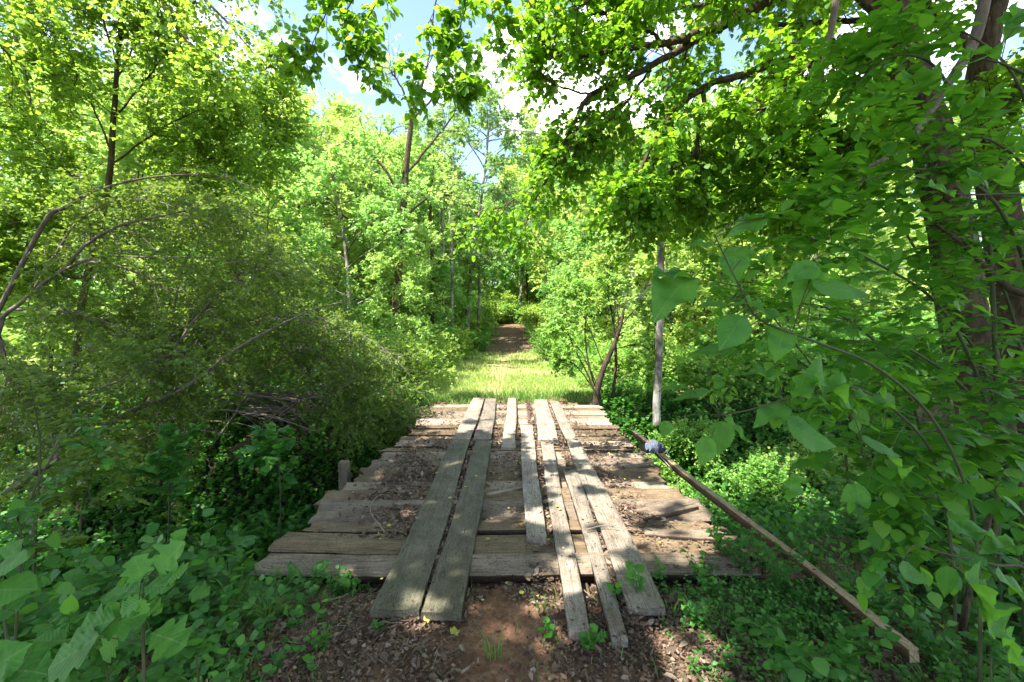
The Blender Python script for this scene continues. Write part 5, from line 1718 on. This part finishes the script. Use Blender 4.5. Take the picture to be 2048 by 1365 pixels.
hand_leaves("broadleaf_sapling",
            np.array([gp(2200, 2.2), P(2190, 900, 2.0), P(2160, 400, 1.8), P(2100, 200, 1.6), P(2010, 130, 1.55), P(1930, 120, 1.5)]),
            [.012, .011, .009, .006, .004, .0015],
            [(1975, 103, 1.5, 5, .11, .3), (1945, 125, 1.5, 205, .12, .15), (1850, 155, 1.5, 12, .13, .15), (2030, 45, 1.5, 260, .12, .5), (1830, 175, 1.5, 190, .14, .1), (2040, 30, 1.5, 60, .12, .4),
             (1890, 380, 1.5, -8, .10, .5), (1990, 350, 1.55, 10, .14, .1), (1930, 425, 1.55, 175, .13, .1), (2020, 220, 1.6, 200, .14, .15), (1740, 205, 1.6, 185, .12, .2)],
            TP_B, .42, "sapling reaching in high from the right edge with long narrow leaves", "sapling",
            extra_stems=[(np.array([P(2160, 420, 1.8), P(2050, 390, 1.6), P(1950, 390, 1.5), P(1880, 385, 1.5)]), [.005, .004, .003, .001]),
                         (np.array([P(1930, 120, 1.5), P(1860, 165, 1.5), P(1760, 200, 1.6)]), [.002, .0015, .001])])

rs = [([gp(1980, 3.0), P(1990, 900, 2.9), P(1900, 640, 2.7), P(1740, 520, 2.5), P(1600, 470, 2.4)], "behind the branch of largest leaves"),
      ([gp(2100, 2.8), P(2080, 700, 2.7), P(2000, 420, 2.5), P(1850, 340, 2.4), P(1700, 370, 2.3)], "crossing the upper part of the big trunk"),
      ([gp(1850, 3.3), P(1850, 900, 3.2), P(1780, 720, 3.0), P(1660, 620, 2.8), P(1560, 610, 2.7)], "left of the big trunk at mid height"),
      ([gp(2050, 2.6), P(2040, 950, 2.5), P(1950, 800, 2.4), P(1820, 700, 2.2), P(1700, 680, 2.1)], "in front of the lower big trunk"),
      ([gp(1750, 3.8), P(1740, 960, 3.7), P(1680, 800, 3.5), P(1560, 700, 3.3), P(1460, 690, 3.2)], "rising from the creek bank behind the timber"),
      ([gp(2150, 2.4), P(2120, 1000, 2.3), P(2040, 900, 2.1), P(1900, 860, 2.0), P(1780, 880, 2.0)], "hanging over the creek from the right edge"),
      ([gp(2150, 3.4), P(2130, 600, 3.2), P(2050, 200, 3.0), P(1920, 60, 2.9), P(1780, 40, 2.8)], "filling the top right corner"),
      ([gp(1700, 4.6), P(1690, 900, 4.5), P(1640, 760, 4.3), P(1550, 640, 4.2), P(1470, 560, 4.1)], "standing deepest in the creek beyond the timber"),
      ([gp(1900, 3.9), P(1890, 700, 3.8), P(1820, 480, 3.6), P(1700, 380, 3.5), P(1590, 400, 3.4)], "left of the trunk under the lowest limb"),
      ([gp(2080, 3.2), P(2060, 800, 3.1), P(2000, 560, 3.0), P(1930, 480, 2.9), P(1850, 500, 2.8)], "covering the middle of the big trunk"),
      ([gp(2200, 2.9), P(2160, 600, 2.8), P(2080, 380, 2.6), P(1980, 280, 2.5), P(1880, 290, 2.5)], "hanging in front of the second trunk at the right edge"),
      ([gp(2020, 3.5), P(2010, 900, 3.4), P(1950, 700, 3.3), P(1870, 660, 3.2), P(1780, 760, 3.1)], "half hiding the foot of the big trunk"),
      ([gp(2000, 3.0), P(1980, 500, 2.9), P(1900, 180, 2.8), P(1800, 110, 2.8), P(1690, 180, 2.7)], "reaching up under the thickest overhanging limb"),
      ([gp(1980, 2.5), P(1975, 1150, 2.4), P(1940, 1050, 2.35), P(1880, 1000, 2.3), P(1800, 1010, 2.3)], "low over the dark creek near the right edge")]
for pts, lab in rs:
    spray(pts, [.014, .012, .009, .006, .003][:len(pts)], 17, .55, .078, "horizontally layered green sapling " + lab, 'right', 7, TP_M, .42, "sapling",
          "leafy_sapling", None, nt=3, lt=.28, dl=.2, bias=(-.35, -.1, -.05), jit=.24, upn=1.3, ub=.05, near=1.15)
# privet shoots at the bottom right
for px, py, d, lab in ((1985, 1275, 1.75, "upright privet shoot with paired leaves at the bottom right, the taller one"), (2022, 1300, 1.75, "upright privet shoot at the bottom right corner, the shorter one"),
                       (1905, 1330, 1.9, "small leafy shoot just right of the near end of the loose timber")):
    spray([gp(px - 5, d), P(px - 3, py + 60, d), P(px, py, d)], [.003, .003, .0015], 3, .10, .035, lab, 'hero', 16, TP_M, .55)
spray([gp(1560, 1.85), P(1565, 1330, 1.85), P(1560, 1290, 1.85)], [.003, .003, .002], 8, .2, .06, "bluish green weed at the bottom edge right of centre", 'herb', 7, TP_M, .5)
spray([gp(1700, 1.9), P(1705, 1330, 1.9), P(1690, 1270, 1.9)], [.003, .003, .002], 10, .25, .045, "leafy weed beside the near part of the loose timber", 'herb', 9, TP_M, .5)


# ------------------------------------------------------------------ unseen canopy added above and behind the camera to shade the bridge
def canopy(trunk, limbs_, lab, box, n_cl, seed):
    """added crown high over the bank; openings cut to let the sun reach the boards"""
    rg = np.random.default_rng(seed)
    root = empty("added_canopy_tree", tuple(trunk[0][0]))
    off = np.array(trunk[0][0])
    ch = []
    for pts, rad in [trunk] + limbs_:
        p, r = resample(np.array(pts), 24, rad)
        ch.append((*tubes(p - off, r, 10, 0.04), 0))
    (x0, x1), (y0, y1), (z0, z1) = box
    st = np.stack([rg.uniform(x0, x1, n_cl), rg.uniform(y0, y1, n_cl), rg.uniform(z0, z1, n_cl)], -1)
    d = nrm(rg.normal(size=(n_cl, 3)) * np.array([1, 1, .3]))
    s = np.linspace(0, 1, 5)
    br = st[:, None, :] + d[:, None, :] * (0.9 * s)[None, :, None] + np.array([0, 0, -.25]) * (s ** 2)[None, :, None]
    tw = spawn(br, 7, 0.1, 1, 0.45, 50, 0, 0.15, 4, rng=rg)
    p, dd, n = leaf_points(tw, 7, 0.1, 1.2, 0.9, 0.35, 0.3, rg)
    k = ~sunlit(p)
    # stay out of the open sky of the view
    k &= ~((p[:, 1] > 0.2) & ((p[:, 2] - HC) / np.maximum(p[:, 1], 0.1) < 0.76) & (p[:, 0] < 1.8))
    p, dd, n = p[k], dd[k], n[k]
    ch2 = [scatter(TP_S, p - off, dd, n, 0.13 * rg.uniform(.7, 1.2, len(p)), 0.55, rg)]
    kt = ~sunlit(tw[:, -1]) & ~((tw[:, -1, 1] > 0.0) & ((tw[:, -1, 2] - HC) / np.maximum(tw[:, -1, 1], 0.1) < 0.8) & (tw[:, -1, 0] < 1.8))
    ch.append((tubes(tw[kt], np.full((kt.sum(), 4), .003), 3)[0] - off, tubes(tw[kt], np.full((kt.sum(), 4), .003), 3)[1], 0))
    link("trunk", new_mesh("trunk", ch, [M['bark']], True), root)
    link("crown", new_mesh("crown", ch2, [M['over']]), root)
    tag(root, lab, "tree")


canopy(([[-5.0, -2.5, -0.7], [-4.9, -2.3, 2.5], [-4.6, -1.8, 5.0], [-4.2, -1.2, 7.5], [-4.0, -.8, 9.0]], [.28, .24, .2, .12, .05]),
       [([[-4.6, -1.8, 5.0], [-3.0, -1.0, 6.2], [-1.2, 0.2, 7.0], [0.5, 1.0, 7.2]], [.12, .09, .06, .02]),
        ([[-4.5, -1.6, 5.6], [-4.8, 0.2, 6.6], [-4.6, 2.0, 7.2], [-4.0, 3.5, 7.5]], [.10, .08, .05, .02])],
       "large unseen tree added behind the left shoulder of the viewer to shade the near bank", ((-10.5, 0.2), (-4.2, 3.6), (5.2, 8.2)), 1750, 5)
canopy(([[3.4, -1.6, -0.8], [3.3, -1.2, 2.5], [3.1, -0.4, 5.5], [2.8, 0.6, 8.0], [2.6, 1.4, 9.5]], [.26, .22, .18, .10, .04]),
       [([[3.1, -0.4, 5.5], [2.0, 1.0, 6.8], [1.0, 2.2, 7.6], [0.4, 3.5, 8.0]], [.11, .08, .05, .02]),
        ([[3.0, 0.0, 6.2], [3.6, 1.6, 7.0], [4.0, 3.2, 7.4], [4.2, 4.6, 7.6]], [.10, .08, .05, .02])],
       "large unseen tree added behind the right shoulder of the viewer to shade the creek", ((-0.4, 5.4), (-2.0, 6.8), (6.2, 9.2)), 1200, 6)
